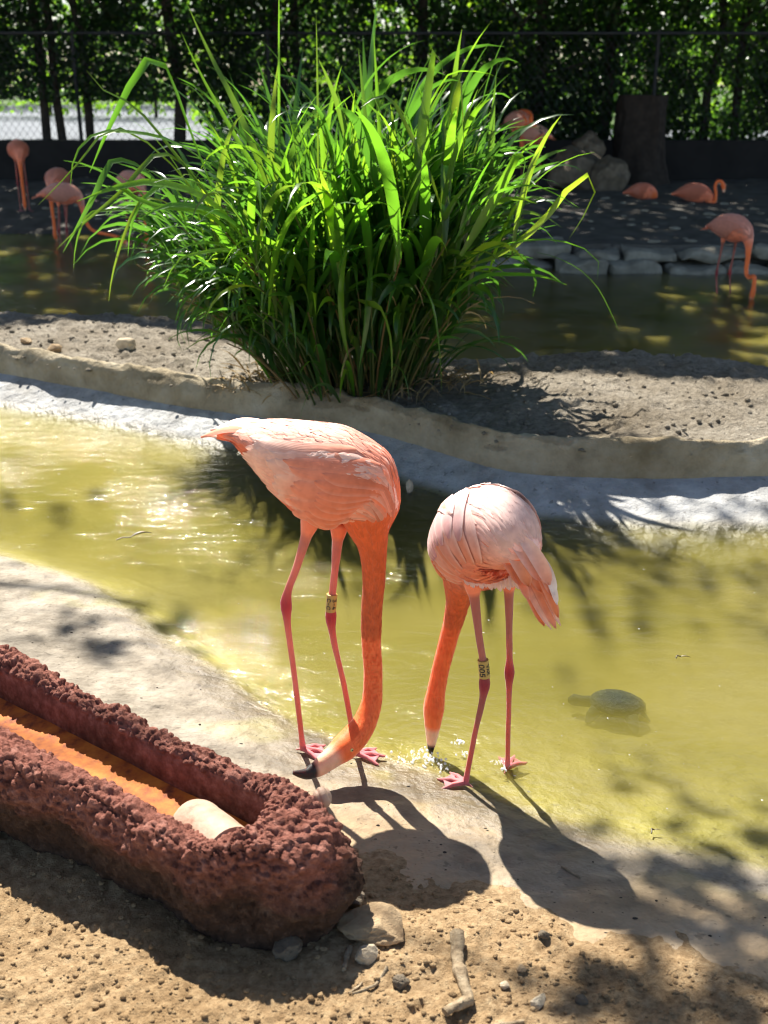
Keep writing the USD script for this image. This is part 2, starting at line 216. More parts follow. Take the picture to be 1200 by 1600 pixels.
def water_mat():
    n = {'g': ('geometry', {}), 'c': ('attribute', {'attribute': 'Col'}), 's': ('separate_color', {}),
         'mp': ('mapping', {'scale': (1.0, 2.2, 1.0), 'rotation': (0, 0, 0.35)}), 'n1': ('noise_texture', {'scale': 7.5, 'detail': 5, 'roughness': 0.55, 'distortion': 0.6}),
         'n3': ('noise_texture', {'scale': 1.3, 'detail': 3}), 'r3': ('rgb_ramp', {'ramp': [(0.40, (0.25,) * 3), (0.62, (1,) * 3)]}), 'am': ('math', {'math_type': 'multiply'}),
         'b1': ('bump', {'strength': 0.75, 'distance': 0.028}),
         'off': ('vector_math', {'vector_math_type': 'subtract', 'math_type': 'subtract', 'vector2': tuple(BEAK2)}), 'w': ('wave_texture', {'wave_type': 'rings', 'rings_direction': 'spherical', 'scale': 10.0, 'distortion': 0.6, 'detail': 1}),
         'ln': ('vector_math', {'math_type': 'length'}), 'fo': ('map_range', {'from_min': 0.05, 'from_max': 0.40, 'to_min': 1.0, 'to_max': 0.0, 'clamp': True}), 'wm': ('math', {'math_type': 'multiply'}),
         'b2': ('bump', {'strength': 0.28, 'distance': 0.01}),
         'fr': ('fresnel', {'IOR': 1.33}), 'gl': ('glossy_bsdf', {'roughness': 0.03, 'color': (1, 1, 1)}),
         'tr': ('transparent_bsdf', {'color': (0.90, 0.86, 0.52)}), 'mn': ('noise_texture', {'scale': 1.6, 'detail': 5, 'roughness': 0.55}),
         'mr': ('rgb_ramp', {'ramp': [(0.30, (0.13, 0.12, 0.02)), (0.48, (0.27, 0.25, 0.045)), (0.66, (0.42, 0.37, 0.09))]}), 'df': ('diffuse_bsdf', {}),
         'mb': ('mix_closure', {}), 'out': ('mix_closure', {})}
    l = [('g.position', 'mp.vector'), ('mp.vector', 'n1.vector'), ('g.position', 'n3.vector'), ('n3.fac', 'r3.fac'), ('n1.fac', 'am.value1'), ('r3.color', 'am.value2'), ('am.value', 'b1.height'), ('g.position', 'off.vector1'), ('off.vector', 'w.vector'), ('off.vector', 'ln.vector1'), ('ln.value', 'fo.value'),
         ('w.fac', 'wm.value1'), ('fo.result', 'wm.value2'), ('wm.value', 'b2.height'), ('b1.normal', 'b2.normal'), ('b2.normal', 'fr.normal'), ('b2.normal', 'gl.normal'),
         ('g.position', 'mn.vector'), ('mn.fac', 'mr.fac'), ('mr.color', 'df.color'), ('c.color', 's.color'), ('s.r', 'mb.fac'), ('tr.BSDF', 'mb.closure1'), ('df.BSDF', 'mb.closure2'),
         ('fr.fac', 'out.fac'), ('mb.closure', 'out.closure1'), ('gl.BSDF', 'out.closure2')]
    n['off'] = ('vector_math', {'math_type': 'subtract', 'vector2': tuple(BEAK2)}); n['fr'] = ('fresnel', {'IOR': 1.33})
    l = [x for x in l if x[1] != 'fr.normal' and x[0].split('.')[0] not in ('mn', 'mr', 'c', 's', 'mb', 'df', 'tr') and x[1].split('.')[0] not in ('mn', 'mr', 'df', 'mb')] + [('tr.BSDF', 'out.closure1')]
    for k in ('c', 's', 'mn', 'mr', 'df', 'mb'): n.pop(k)
    n['tr'] = ('transparent_bsdf', {'color': (1, 1, 1)})
    n['vol'] = ('principled_volume', {'density': 9.0, 'anisotropy': 0.2}); n['vn'] = ('noise_texture', {'scale': 1.15, 'detail': 2, 'distortion': 0.8}); n['vr'] = ('rgb_ramp', {'ramp': [(0.32, (0.50, 0.45, 0.10)), (0.48, (0.68, 0.59, 0.135)), (0.64, (0.775, 0.67, 0.19))]})
    l += [('g.position', 'vn.vector'), ('vn.fac', 'vr.fac'), ('vr.color', 'vol.color')]
    return usdkit.material(stage, '/World/Looks/water', n, l, surface='out.closure', volume='vol.volume')
M_WATER = water_mat()

# ------------------------------------------------------------------ setting: ground sheets, pond, banks
def struct(name, mesh, m, label, cat, smooth=True, col=None):
    return tag(obj(name, mesh, m, None, smooth, col), label, cat, None, 'structure')
shore_px = [(-60, 850), (0, 868), (120, 905), (220, 965), (300, 1020), (380, 1075), (450, 1125), (520, 1152), (590, 1178), (680, 1205), (735, 1232), (800, 1256), (870, 1285), (950, 1310), (1040, 1330), (1120, 1348), (1200, 1362), (1280, 1372)]
S = line_px(shore_px)
S = np.vstack([[[-14, 8.2], [-5.0, 5.3]], S, [[3.0, 1.75], [14, 0.8]]])
SHORE = smooth_line(S, 260)[::-1]           # right to left, so that the near side is positive... checked below
if polydist(np.array([0.0]), np.array([0.5]), SHORE)[0] < 0: SHORE = SHORE[::-1]
sand_px = [(-300, 1180), (0, 1230), (300, 1260), (520, 1300), (640, 1345), (760, 1378), (860, 1408), (1000, 1465), (1200, 1505), (1300, 1520)]
B = line_px(sand_px, 0.09); B = np.vstack([[[-14, 5.4], [-4, 2.6]], B, [[3, 1.25], [14, 0.2]]])
SANDL = smooth_line(B, 200)
if polydist(np.array([0.0]), np.array([0.5]), SANDL)[0] < 0: SANDL = SANDL[::-1]
def bank_z(X, Y):
    s = polydist(X, Y, SHORE)
    P = np.stack([X, Y, 0 * X], -1)
    z = np.where(s > 0, 0.125 * (1 - np.exp(-np.maximum(s, 0) / 0.55)), -0.24 * (1 - np.exp(np.minimum(s, 0) / (0.65 + 0.95 * smoothstep(-0.1, 0.9, X)))))
    return z + 0.016 * (fbm(P * 4.5, 4, 3) - 0.5) * smoothstep(-0.3, 0.15, s) + 0.006 * (fbm(P * 18, 3, 5) - 0.5)
xs = np.unique(np.r_[np.linspace(-14, -2.2, 50), np.linspace(-2.2, 1.9, 300), np.linspace(1.9, 14, 50)])
ys = np.unique(np.r_[np.linspace(-6, 0.7, 16), np.linspace(0.7, 4.4, 260), np.linspace(4.4, 9, 50)])
bank = grid(xs, ys, bank_z); s = polydist(bank[0][:, 0], bank[0][:, 1], SHORE)
bv, bf, bu = keep(bank, s > -1.6); s = s[bu]
wn = fbm(np.c_[bv[:, :2] * 6, np.zeros(len(bv))], 3, 21) - 0.5
right = smoothstep(-0.75, 0.0, bv[:, 0])
wet = smoothstep(0.14 + 0.36 * np.exp(-((bv[:, 0] - 0.02) / 0.5) ** 2), 0.0, s + 0.16 * wn) * (0.45 + 0.55 * np.exp(-((bv[:, 0] + 0.0) / 0.6) ** 2))
alg = np.clip(smoothstep(0.05, -0.10, s + 0.06 * wn) * 0.85 + 0.35 * smoothstep(0.1, 0.25, wn) * smoothstep(0.35, 0.05, s), 0, 1)
struct('concrete_bank', (bv, bf), M_BANK, 'pale concrete bank sloping into the pond, wet along the edge', 'bank', True, np.c_[wet, alg, 0.9 * smoothstep(-0.30, 0.05, polydist(bv[:, 0], bv[:, 1], SANDL) + 0.5 * wn)])
def sand_z(X, Y):
    q = polydist(X, Y, SANDL); P = np.stack([X, Y, 0 * X], -1)
    q = q + 0.16 * (fbm(P * 5, 5, 11) - 0.5) * 2 + 0.08 * (fbm(P * 30, 3, 12) - 0.5)
    lump = fbm(P * 22, 4, 31)
    return bank_z(X, Y) + np.clip(q * 0.07, -0.02, 0.020) + smoothstep(0, 0.12, q) * (0.016 * (fbm(P * 6, 3, 8) - 0.5) + 0.034 * np.clip(lump - 0.5, 0, 1) + 0.011 * (fbm(P * 60, 3, 14) - 0.5))
xs = np.unique(np.r_[np.linspace(-14, -1.1, 40), np.linspace(-1.1, 1.3, 430), np.linspace(1.3, 14, 40)])
ys = np.unique(np.r_[np.linspace(-6, 0.82, 20), np.linspace(0.82, 2.25, 270), np.linspace(2.25, 6, 40)])
sand = grid(xs, ys, sand_z); q = polydist(sand[0][:, 0], sand[0][:, 1], SANDL)
sv, sf, _ = keep(sand, q > -0.25)
struct('sand', (sv, sf), M_SAND, 'dry tan sand in the foreground', 'sand')
def sz(x, y): return float(max(sand_z(np.array([[x]]), np.array([[y]]))[0, 0], bank_z(np.array([[x]]), np.array([[y]]))[0, 0]))

# island in the pond: soil bed, rounded coping and the apron running down to the water
def island_line(px, z, x0, x1):
    L = line_px(px, z); return np.vstack([[[-14, x0]], L, [[14, x1]]])
TT = np.unique(np.r_[np.linspace(-14, -2.6, 40), np.linspace(-2.6, 2.3, 420), np.linspace(2.3, 14, 40)])
from scipy.interpolate import PchipInterpolator
def fn(L): o = np.argsort(L[:, 0]); return PchipInterpolator(L[o, 0], L[o, 1])
y_water = fn(island_line([(-150, 600), (0, 630), (100, 645), (200, 663), (300, 685), (420, 708), (560, 737), (640, 758), (740, 785), (840, 806), (960, 818), (1080, 824), (1200, 826), (1350, 824)], 0.0, 7.5, 5.0))
y_base = fn(island_line([(-150, 552), (0, 583), (150, 610), (300, 638), (430, 655), (560, 672), (640, 692), (720, 717), (800, 737), (900, 746), (1000, 748), (1200, 744), (1350, 738)], 0.10, 8.0, 5.6))
y_ridge = fn(island_line([(-150, 525), (0, 548), (100, 565), (200, 585), (300, 598), (400, 604), (480, 603), (560, 617), (620, 641), (680, 668), (760, 685), (840, 693), (960, 700), (1080, 698), (1200, 692), (1350, 684)], 0.265, 8.2, 6.0))
y_back = fn(island_line([(-150, 486), (0, 490), (100, 492), (200, 495), (280, 503), (400, 530), (600, 565), (800, 561), (860, 557), (950, 553), (1040, 558), (1110, 562), (1200, 575), (1350, 590)], 0.2, 9.6, 7.0))
def loft_rows(rows):                         # rows: list of (y array, z array)
    return np.stack([np.stack([TT, y + 0 * TT, z + 0 * TT], 1) for y, z in rows], 0)
yw, yb, yr, yk = y_water(TT), y_base(TT), y_ridge(TT), y_back(TT)
yb = np.maximum(yb, yw + 0.08); yr = np.maximum(yr, yb + 0.05)
rows = [(yw - 1.2, np.full_like(TT, -0.30)), (yw - 0.5, np.full_like(TT, -0.16))]
for t in np.linspace(0, 1, 26):
    y = yw - 0.12 + (yb + 0.14 - yw) * t
    rows.append((y, -0.035 + 0.135 * np.clip((y - yw + 0.12) / np.maximum(yb - yw + 0.12, 0.05), 0, 1.1)))
ap = loft_rows(rows); P = ap.reshape(-1, 3).copy(); P[:, 2] += 0.010 * (fbm(P * 5, 4, 2) - 0.5) + 0.006 * (fbm(P * 22, 3, 4) - 0.5)
av, af = strip(P.reshape(ap.shape))
dw = av[:, 2]
struct('pond_apron', (av, af), M_APRON, 'grey concrete apron sloping from the island rim into the pond', 'apron', True, np.c_[smoothstep(0.035, -0.01, dw + 0.02 * (fbm(av * 8, 3, 6) - 0.5)), smoothstep(0.018, -0.005, dw + 0.02 * (fbm(av * 7, 3, 7) - 0.5)), 0 * dw])
rows = []; hr = 0.165
for t in np.linspace(-0.15, 1.0, 30):        # front face and rounded top of the coping
    a = math.pi * 0.62 * max(t, 0)
    rows.append((yb + (yr - yb) * (1 - math.cos(min(a, math.pi / 2))) + np.maximum(0, a - math.pi / 2) * 0.16, 0.095 + hr * math.sin(min(a, math.pi / 2)) ** 0.85 * 1.0 - max(0, a - math.pi / 2) ** 2 * 0.35 + (0.14 * t if t < 0 else 0)))
cp = loft_rows(rows); P = cp.reshape(-1, 3).copy(); nb = fbm(P * np.array([2.6, 5, 6]), 4, 12) - 0.5; nf = fbm(P * 14, 3, 17) - 0.5
amp = np.repeat(np.clip(np.linspace(-0.3, 2.2, 30), 0, 1), len(TT))
P[:, 2] += amp * (0.085 * nb + 0.042 * nf); P[:, 1] += amp * (0.10 * (fbm(P * np.array([3, 2, 9]), 3, 19) - 0.5) + 0.034 * nf)
struct('pond_rim', strip(P.reshape(cp.shape)), M_COPING, 'rounded rough cement rim around the island soil bed', 'rim')
rows = []
for t in np.linspace(0, 1, 120):
    y = yr + 0.03 + (yk - yr - 0.03) * t
    rows.append((y, 0.205 + 0.035 * math.sin(math.pi * min(1, t * 1.1)) + 0 * y))
for dy, z in ((0.05, 0.19), (0.10, 0.12), (0.16, -0.05), (0.3, -0.3)): rows.append((yk + dy, z + 0 * yk))
sb = loft_rows(rows); P = sb.reshape(-1, 3).copy(); inner = np.repeat(np.r_[np.ones(120), 0.5, 0.2, 0, 0], len(TT))
lump = fbm(P * np.array([11, 11, 5]), 4, 41); P[:, 2] += inner * (0.04 * (fbm(P * 3, 3, 42) - 0.5) + 0.10 * np.clip(lump - 0.47, 0, 1) + 0.022 * (fbm(P * 40, 3, 43) - 0.5))
struct('soil_bed', strip(P.reshape(sb.shape)), M_SOIL, 'crumbly dry soil filling the island bed', 'soil')
ISLAND = P.reshape(sb.shape)
from scipy.spatial import cKDTree
ITREE = cKDTree(ISLAND.reshape(-1, 3)[:, :2]); IP = ISLAND.reshape(-1, 3)
def iz(x, y): return float(IP[ITREE.query([x, y])[1], 2])

# far bank, wall terrace, pond floor, wide ground
def y_far(x): return np.interp(x, [-14, -3, -1, 1.3, 1.9, 14], [13.6, 13.2, 12.3, 10.6, 10.33, 10.0])
def far_z(X, Y):
    d = Y - y_far(X); P = np.stack([X, Y, 0 * X], -1); r = smoothstep(0.8, 1.8, X)
    soft = 0.30 * smoothstep(-0.2, 2.2, d) + 0.02; hard = np.where(d > 0.35, 0.30 + 0.03 * d * 0.5, -0.1)
    z = np.where(d < -0.6, -0.3, soft * (1 - r) + r * np.where(d > 0.3, 0.21 + 0.10 * smoothstep(0.4, 2.5, d), -0.25))
    return z + 0.10 * (fbm(P * 0.9, 4, 51) - 0.5) * smoothstep(0, 1, d) + 0.04 * (fbm(P * 5, 3, 52) - 0.5) * smoothstep(-0.2, 0.6, d) - 0.12 * smoothstep(0.1, -0.6, d) * (1 - r)
xs = np.unique(np.r_[np.linspace(-14, -6, 20), np.linspace(-6, 6, 260), np.linspace(6, 14, 20)]); ys = np.linspace(9.5, 17.1, 150)
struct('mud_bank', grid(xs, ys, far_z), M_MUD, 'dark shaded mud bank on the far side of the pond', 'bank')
def fz(x, y): return float(far_z(np.array([[x]]), np.array([[y]]))[0, 0])
struct('pond_floor', grid(np.linspace(-14, 14, 60), np.linspace(-2, 17, 60), lambda X, Y: -0.30 + 0.03 * (fbm(np.stack([X, Y, 0 * X], -1), 3, 61) - 0.5)), M_POND, 'yellow green silted bottom of the shallow pond', 'pond floor')
# water: one sheet; Col.r = how much murk stands above the bottom there (from its depth)
xs = np.unique(np.r_[np.linspace(-13.5, -2.6, 40), np.linspace(-2.6, 2.4, 220), np.linspace(2.4, 13.5, 40)]); ys = np.unique(np.r_[np.linspace(-1, 1.2, 8), np.linspace(1.2, 6.2, 220), np.linspace(6.2, 14.5, 60)])
wv, wf = grid(xs, ys, lambda X, Y: 0 * X)
s = polydist(wv[:, 0], wv[:, 1], SHORE); depth = np.minimum(np.where(s < 0, 0.24 * (1 - np.exp(s / 0.75)), 0), np.clip((y_water(np.clip(wv[:, 0], -14, 14)) - wv[:, 1]) * 0.5, 0.015, 0.3) + 10 * (wv[:, 1] > y_ridge(np.clip(wv[:, 0], -14, 14))))
murk = np.clip(1 - np.exp(-depth * 11), 0.03, 0.93)
VOL = True
wv, wf, wu = keep((wv, wf), s < 0.15)
def closed(v, f, zb):                        # the sheet given depth: a skirt and a floor
    e = np.sort(np.vstack([f[:, [0, 1]], f[:, [1, 2]], f[:, [2, 3]], f[:, [3, 0]]]), 1); o = np.vstack([f[:, [0, 1]], f[:, [1, 2]], f[:, [2, 3]], f[:, [3, 0]]])
    _, i, c = np.unique(e, axis=0, return_index=True, return_counts=True); b = o[i[c == 1]]; n = len(v)
    lo = v.copy(); lo[:, 2] = zb
    return np.vstack([v, lo]), np.vstack([f, f[:, ::-1] + n, np.c_[b[:, 1], b[:, 0], b[:, 0] + n, b[:, 1] + n]])
struct('water', closed(wv, wf, -0.27), M_WATER, 'shallow murky yellow green pond water', 'water', False)
struct('ground', grid(np.linspace(-300, 300, 20), np.linspace(-300, 300, 20), lambda X, Y: -0.5 + 0 * X), M_SAND, 'plain earth running out around the enclosure', 'ground')
struct('lawn', grid(np.linspace(-260, 260, 40), np.unique(np.r_[np.linspace(17.0, 60, 40), np.linspace(60, 300, 20)]), lambda X, Y: 0.78 + 0 * X), M_LAWN, 'sunlit grass beyond the fence', 'lawn')
struct('path', grid(np.linspace(-40, 40, 30), np.linspace(17.6, 23.5, 12), lambda X, Y: 0.785 + 0 * X), M_PATH, 'pale sunlit path behind the fence', 'path')
struct('paved_yard', grid(np.linspace(-40, -3.2, 20), np.linspace(23.5, 50, 20), lambda X, Y: 0.785 + 0 * X), M_PATH, 'pale paved yard seen through the fence at the left', 'yard')
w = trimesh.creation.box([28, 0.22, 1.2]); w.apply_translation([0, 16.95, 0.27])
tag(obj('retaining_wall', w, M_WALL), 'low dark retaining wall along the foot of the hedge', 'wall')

# ------------------------------------------------------------------ leaves and trees
def leaf_cloud(C, size, rg, up=0.3, asp=0.55):
    """Pointed oval leaves, two folded halves each, at the points C."""
    n = len(C); a = rg.normal(size=(n, 3)); a[:, 2] -= up; a /= np.linalg.norm(a, axis=1)[:, None]
    b = rg.normal(size=(n, 3)); b -= (b * a).sum(1)[:, None] * a; b /= np.linalg.norm(b, axis=1)[:, None]; c = np.cross(a, b)
    L = (size * rg.uniform(0.6, 1.25, n))[:, None]; W = L * asp * 0.5
    p = np.stack([C - a * L * 0.5, C - a * L * 0.1 + b * W + c * W * 0.25, C + a * L * 0.5, C - a * L * 0.1 - b * W + c * W * 0.25], 1).reshape(-1, 3)
    i = np.arange(n)[:, None] * 4
    return p, np.vstack([i + [0, 1, 2], i + [0, 2, 3]])
def clumped(n, lo, hi, rg, freq, thr, seed, accept=None):
    out = []
    while sum(map(len, out)) < n:
        p = rg.uniform(lo, hi, (n, 3)); d = fbm(p * freq, 3, seed); k = d > thr + rg.uniform(-0.06, 0.06, n)
        if accept is not None: k &= accept(p)
        out.append(p[k])
    return np.vstack(out)[:n]
TX = [-7.0, -5.15, -3.4, -1.5, 0.6, 2.12, 3.45, 5.25, 7.0]
TLAB = ['leafy hedge tree at the far left beside the multi-stemmed tree', 'three-stemmed dark tree standing in front of the bright yard at left', 'leafy hedge tree right of the three-stemmed tree',
        'leafy hedge tree behind the left half of the tall grass', 'leafy hedge tree behind the right half of the tall grass', 'hedge tree with thin trunk behind the two pale standing flamingos', 'hedge tree with trunk just left of the dark stump',
        'hedge tree with dark trunks right of the dark stump', 'leafy hedge tree at the far right beyond the frame edge']
for i, x in enumerate(TX):
    rg = np.random.default_rng(100 + i); y0 = 18.0 + rg.uniform(-0.2, 0.4)
    t = thing('hedge_tree', TLAB[i], 'tree', (x, y0, 0.78), 'trees of the hedge behind the wall')
    stems = [(-0.05, 0.0), (0.12, -0.05), (0.42, 0.05)] if i == 1 else ([(0, 0), (0.28, 0.1)] if i in (7, 3) else [(0, 0)])
    for k, (dx, dy) in enumerate(stems):
        n = 9; zz = np.linspace(-0.1, 6.5, n)
        pts = np.c_[dx + np.cumsum(rg.normal(0, 0.09, n)) - (0.05 * zz if i == 1 else 0), dy + np.cumsum(rg.normal(0, 0.04, n)), zz]
        obj('trunk', tube(pts, np.linspace(0.085, 0.05, n) * (0.85 if len(stems) > 1 else 1.15), 9), M_BARK, t, True)
    low = -0.1 if x > -2.7 else 0.62
    vis = clumped(9500 if x > -2.7 else 7000, [-1.35, -0.95, low], [1.35, 1.6, 3.1], rg, 1.5, 0.41, 200 + i)
    top = clumped(1900, [-1.5, -1.3, 2.8], [1.5, 2.2, 11.2 + rg.uniform(-1.2, 0.9)], rg, 0.8, 0.40, 300 + i)
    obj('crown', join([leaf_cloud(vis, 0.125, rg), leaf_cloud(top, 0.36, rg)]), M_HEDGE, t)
    for k in range(7):                       # limbs
        z0 = rg.uniform(0.8, 2.6); a = rg.uniform(0, 6.28); e = np.array([math.cos(a) * 1.1, math.sin(a) * 0.7, z0 + rg.uniform(0.3, 1.0)])
        obj('branch', tube(np.linspace([0, 0, z0], e, 4) + rg.normal(0, 0.03, (4, 3)), [0.03, 0.025, 0.018, 0.008], 5), M_BARK, t)
for i, (x, y) in enumerate([(-9.5, 33.0), (-6.2, 31.5), (-2.6, 25.5), (-0.3, 26.5), (2.0, 25.0), (4.3, 26.5), (6.6, 25.2), (9.0, 26.0), (12.0, 27)]):
    rg = np.random.default_rng(400 + i); hgt = 4.6 if x > -4 else 6.2; wd = 1.5 if x > -4 else 2.6
    t = thing('sunlit_shrub', ['tall sunlit shrub beyond the yard at the far left', 'tall sunlit shrub beyond the yard right of the three dark stems', 'sunlit shrub behind the hedge at the left edge of the tall grass', 'sunlit shrub behind the hedge left of the grass top',
        'sunlit shrub glowing through the hedge above the two pale flamingos', 'sunlit shrub glowing through the hedge left of the dark stump', 'sunlit shrub glowing through the hedge right of the dark stump', 'sunlit shrub glowing through the hedge at the right edge', 'sunlit shrub beyond the right edge of the hedge'][i], 'shrub', (x, y, 0.78), 'sunlit shrubs behind the hedge')
    C = clumped(2600, [-wd, -0.9, 0.05], [wd, 0.9, hgt], rg, 1.3, 0.45, 500 + i)
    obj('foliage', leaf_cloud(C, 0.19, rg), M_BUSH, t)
    obj('stem', tube([[0, 0, -0.05], [0.05, 0, hgt * 0.45], [0.0, 0.1, hgt * 0.8]], [0.05, 0.035, 0.01], 6), M_BARK, t)
rg = np.random.default_rng(61); C = clumped(11000, [-34, 46, 0.9], [34, 54, 14], rg, 0.35, 0.40, 62)
tag(obj('far_wood', leaf_cloud(C, 0.75, rg), M_BUSH), 'sunlit wood closing the view far behind the hedge', 'wood', kind='stuff')
# a tree over the near bank, its crown out of the frame above, whose leaves dapple sand, concrete and water
rg = np.random.default_rng(77)
t = thing('shade_tree', 'overhanging leafy tree whose shade dapples the sand and pond', 'tree', (-6.5, 9.5, -0.1))
off = np.array([-6.5, 9.5, -0.1])
obj('trunk', tube(np.array([[0, 0, -0.2], [0.1, -0.1, 2.5], [0.5, -0.5, 5.0], [1.6, -1.4, 6.6]]), [0.24, 0.19, 0.16, 0.12], 12), M_BARK, t, True)
def shade_at(px, py, z, h):                  # crown point at height h that shades the photo's point
    p = G(px, py, z); return p + SUNV * ((h - p[2]) / SUNV[2])
clumps = [(985, 1540, 0.12, 5.6, 0.05, 12), (1110, 1560, 0.12, 5.5, 0.10, 24), (1190, 1590, 0.12, 5.5, 0.13, 30), (1010, 1610, 0.12, 5.6, 0.10, 22), (1070, 1345, 0.05, 5.8, 0.07, 16), (1170, 1400, 0.06, 5.8, 0.13, 44), (1110, 1370, 0.05, 5.8, 0.10, 26), (1140, 1445, .09, 5.7, .09, 22),
          (1190, 1310, 0.0, 5.9, 0.15, 34), (140, 985, 0.07, 6.2, 0.09, 22), (280, 960, 0.0, 6.3, 0.12, 16), (520, 870, 0.0, 6.4, 0.2, 26), (1000, 860, 0.0, 6.5, 0.3, 60), (880, 880, 0, 6.4, .22, 34), (1150, 870, 0, 6.4, .25, 40), (30, 800, 0, 6.5, .2, 24)]
prev = np.array([1.6, -1.4, 6.6]); pts = []
for (px, py, z, h, sp, n) in clumps:
    c = shade_at(px, py, z, h) - off; pts.append(c + rg.normal(size=(n, 3)) * sp * np.array([1.1, 1.1, 0.9]))
    e = c + [0, 0, 0.05]; mid = (prev + e) / 2 + [0, 0, 0.35]
    obj('limb', tube(np.array([prev, (prev + mid) / 2 + [0, 0, .12], mid, (mid + e) / 2 + [0, 0, .1], e]), [0.022, 0.012, 0.008, 0.005, 0.003], 6), M_BARK, t)
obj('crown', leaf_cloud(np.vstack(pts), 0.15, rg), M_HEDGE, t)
# two unseen trees added for shade; their crowns hang over the far bank above the frame and keep the back channel in shade
for i, (tx, sgn, lab) in enumerate([(8.2, -1, 'added unseen tree beyond the right edge whose crown shades the far bank'), (-8.6, 1, 'added unseen tree beyond the left edge whose crown shades the far bank')]):
    rg = np.random.default_rng(700 + i); t = thing('bank_tree', lab, 'tree', (tx, 13.6, 0.1))
    obj('trunk', tube(np.array([[0, 0, -0.3], [0.1 * sgn, 0.05, 2.2], [0.5 * sgn, -0.1, 4.4], [1.2 * sgn, -0.2, 5.8]]), [0.26, 0.2, 0.17, 0.13], 12), M_BARK, t, True)
    def over_channel(p):                     # only where the crown stands over the far bank and channel, so that the island stays sunlit
        x_, y_, z_ = tx + sgn * p[:, 0], 13.6 + p[:, 1], 0.1 + p[:, 2]; gy = y_ - z_ * SUNV[1] / SUNV[2]; gx = x_ - z_ * SUNV[0] / SUNV[2]
        return (gy > y_back(np.clip(gx, -14, 14)) - 0.7 + 0.5 * (noise(np.c_[gx * 1.3, gy * 0, gy * 0], 5) - 0.3)) & (gy < 11.2)
    C = clumped(8600, [-1.8, -4.2, 5.0], [9.2, 2.8, 7.6], rg, 0.7, 0.34, 710 + i, over_channel); C[:, 0] *= sgn
    obj('crown', leaf_cloud(C, 0.33, rg), M_HEDGE, t)
    for k in range(9):
        e = np.array([sgn * rg.uniform(1.5, 8.2), rg.uniform(-2.0, 1.8), rg.uniform(6.0, 7.6)]); a = np.array([1.2 * sgn, -0.2, 5.8])
        obj('limb', tube(np.array([a, a * .6 + e * .4 + [0, 0, .25], a * .25 + e * .75 + [0, 0, .2], e]), [0.07, 0.05, 0.03, 0.01], 6), M_BARK, t)
# chain link fence
t = thing('chain_link_fence', 'tall dark chain link fence standing behind the low wall', 'fence', (0, 17.25, 0.8)); bars = []
for x in np.arange(-8.5, 8.5, 0.105):
    for sgn in (1, -1):
        a, b = np.array([x, 0.003 * sgn, 0.0]), np.array([x + sgn * 1.5 * 0.72, 0.003 * sgn, 1.5])
        bars.append(tube([a, b], 0.0026, 3))
obj('wire_mesh', join(bars), M_FENCE, t, kind='stuff')
obj('top_rail', tube([[-8.6, 0, 1.53], [8.6, 0, 1.53]], 0.024, 8), M_FENCE, t, True)
for x in (-7.4, -4.55, -1.7, 1.15, 4.0, 6.85): obj('post', tube([[x, 0.03, -0.1], [x, 0.03, 1.57]], 0.03, 8), M_FENCE, t, True)
# dark stump and rocks in front of the wall
p = V(1000, 285, 16.0); n = 26; zz = np.linspace(-0.1, 1.2, n)
t = thing('tree_stump', 'thick dark tree stump standing before the low wall', 'stump', (p[0], 16.2, 0.3))
v, f = tube(np.c_[0 * zz, 0 * zz, zz], 0.36 + 0.08 * np.exp(-zz * 5) - 0.02 * zz, 40); v[:, :2] *= (1 + 0.34 * (fbm(np.c_[np.arctan2(v[:, 1], v[:, 0]) * 3.5, 0 * v[:, 0], v[:, 2] * 1.2], 3, 5) - 0.5))[:, None]
obj('trunk', (v, f), M_STUMP, t, 40)
for (px, py, Y, sx, sy, szz, lab, m, sd) in [(902, 268, 15.4, .40, .34, .36, 'large brown boulder leaning at the left foot of the stump', M_ROCKD, 3), (955, 280, 15.1, .27, .25, .28, 'round grey brown boulder right of the large brown boulder', M_ROCKD, 5), (918, 238, 15.9, .22, .2, .26, 'dark pointed boulder on top of the boulder pile', M_ROCKD, 8)]:
    p = V(px, py, Y); tag(obj('boulder', (rock((sx, sy, szz), sd)[0] + p, rock((sx, sy, szz), sd)[1]), m, None, 35), lab, 'boulder')
for k in range(90):                          # loose pale stones and chips on the mud
    pass
rg = np.random.default_rng(5); chips = []
for k in range(170):
    x = rg.uniform(-4.5, 4.6); y = y_far(x) + rg.uniform(0.5, 3.6); s_ = rg.uniform(0.012, 0.045)
    v, f = rock((s_ * 1.5, s_, s_ * 0.5), int(rg.integers(1000)), 1); chips.append((v + [x, y, fz(x, y) + s_ * 0.2], f))
tag(obj('bank_pebbles', join(chips), M_STONE, None, 40), 'scattered pale pebbles and chips on the dark mud bank', 'pebbles', kind='stuff')
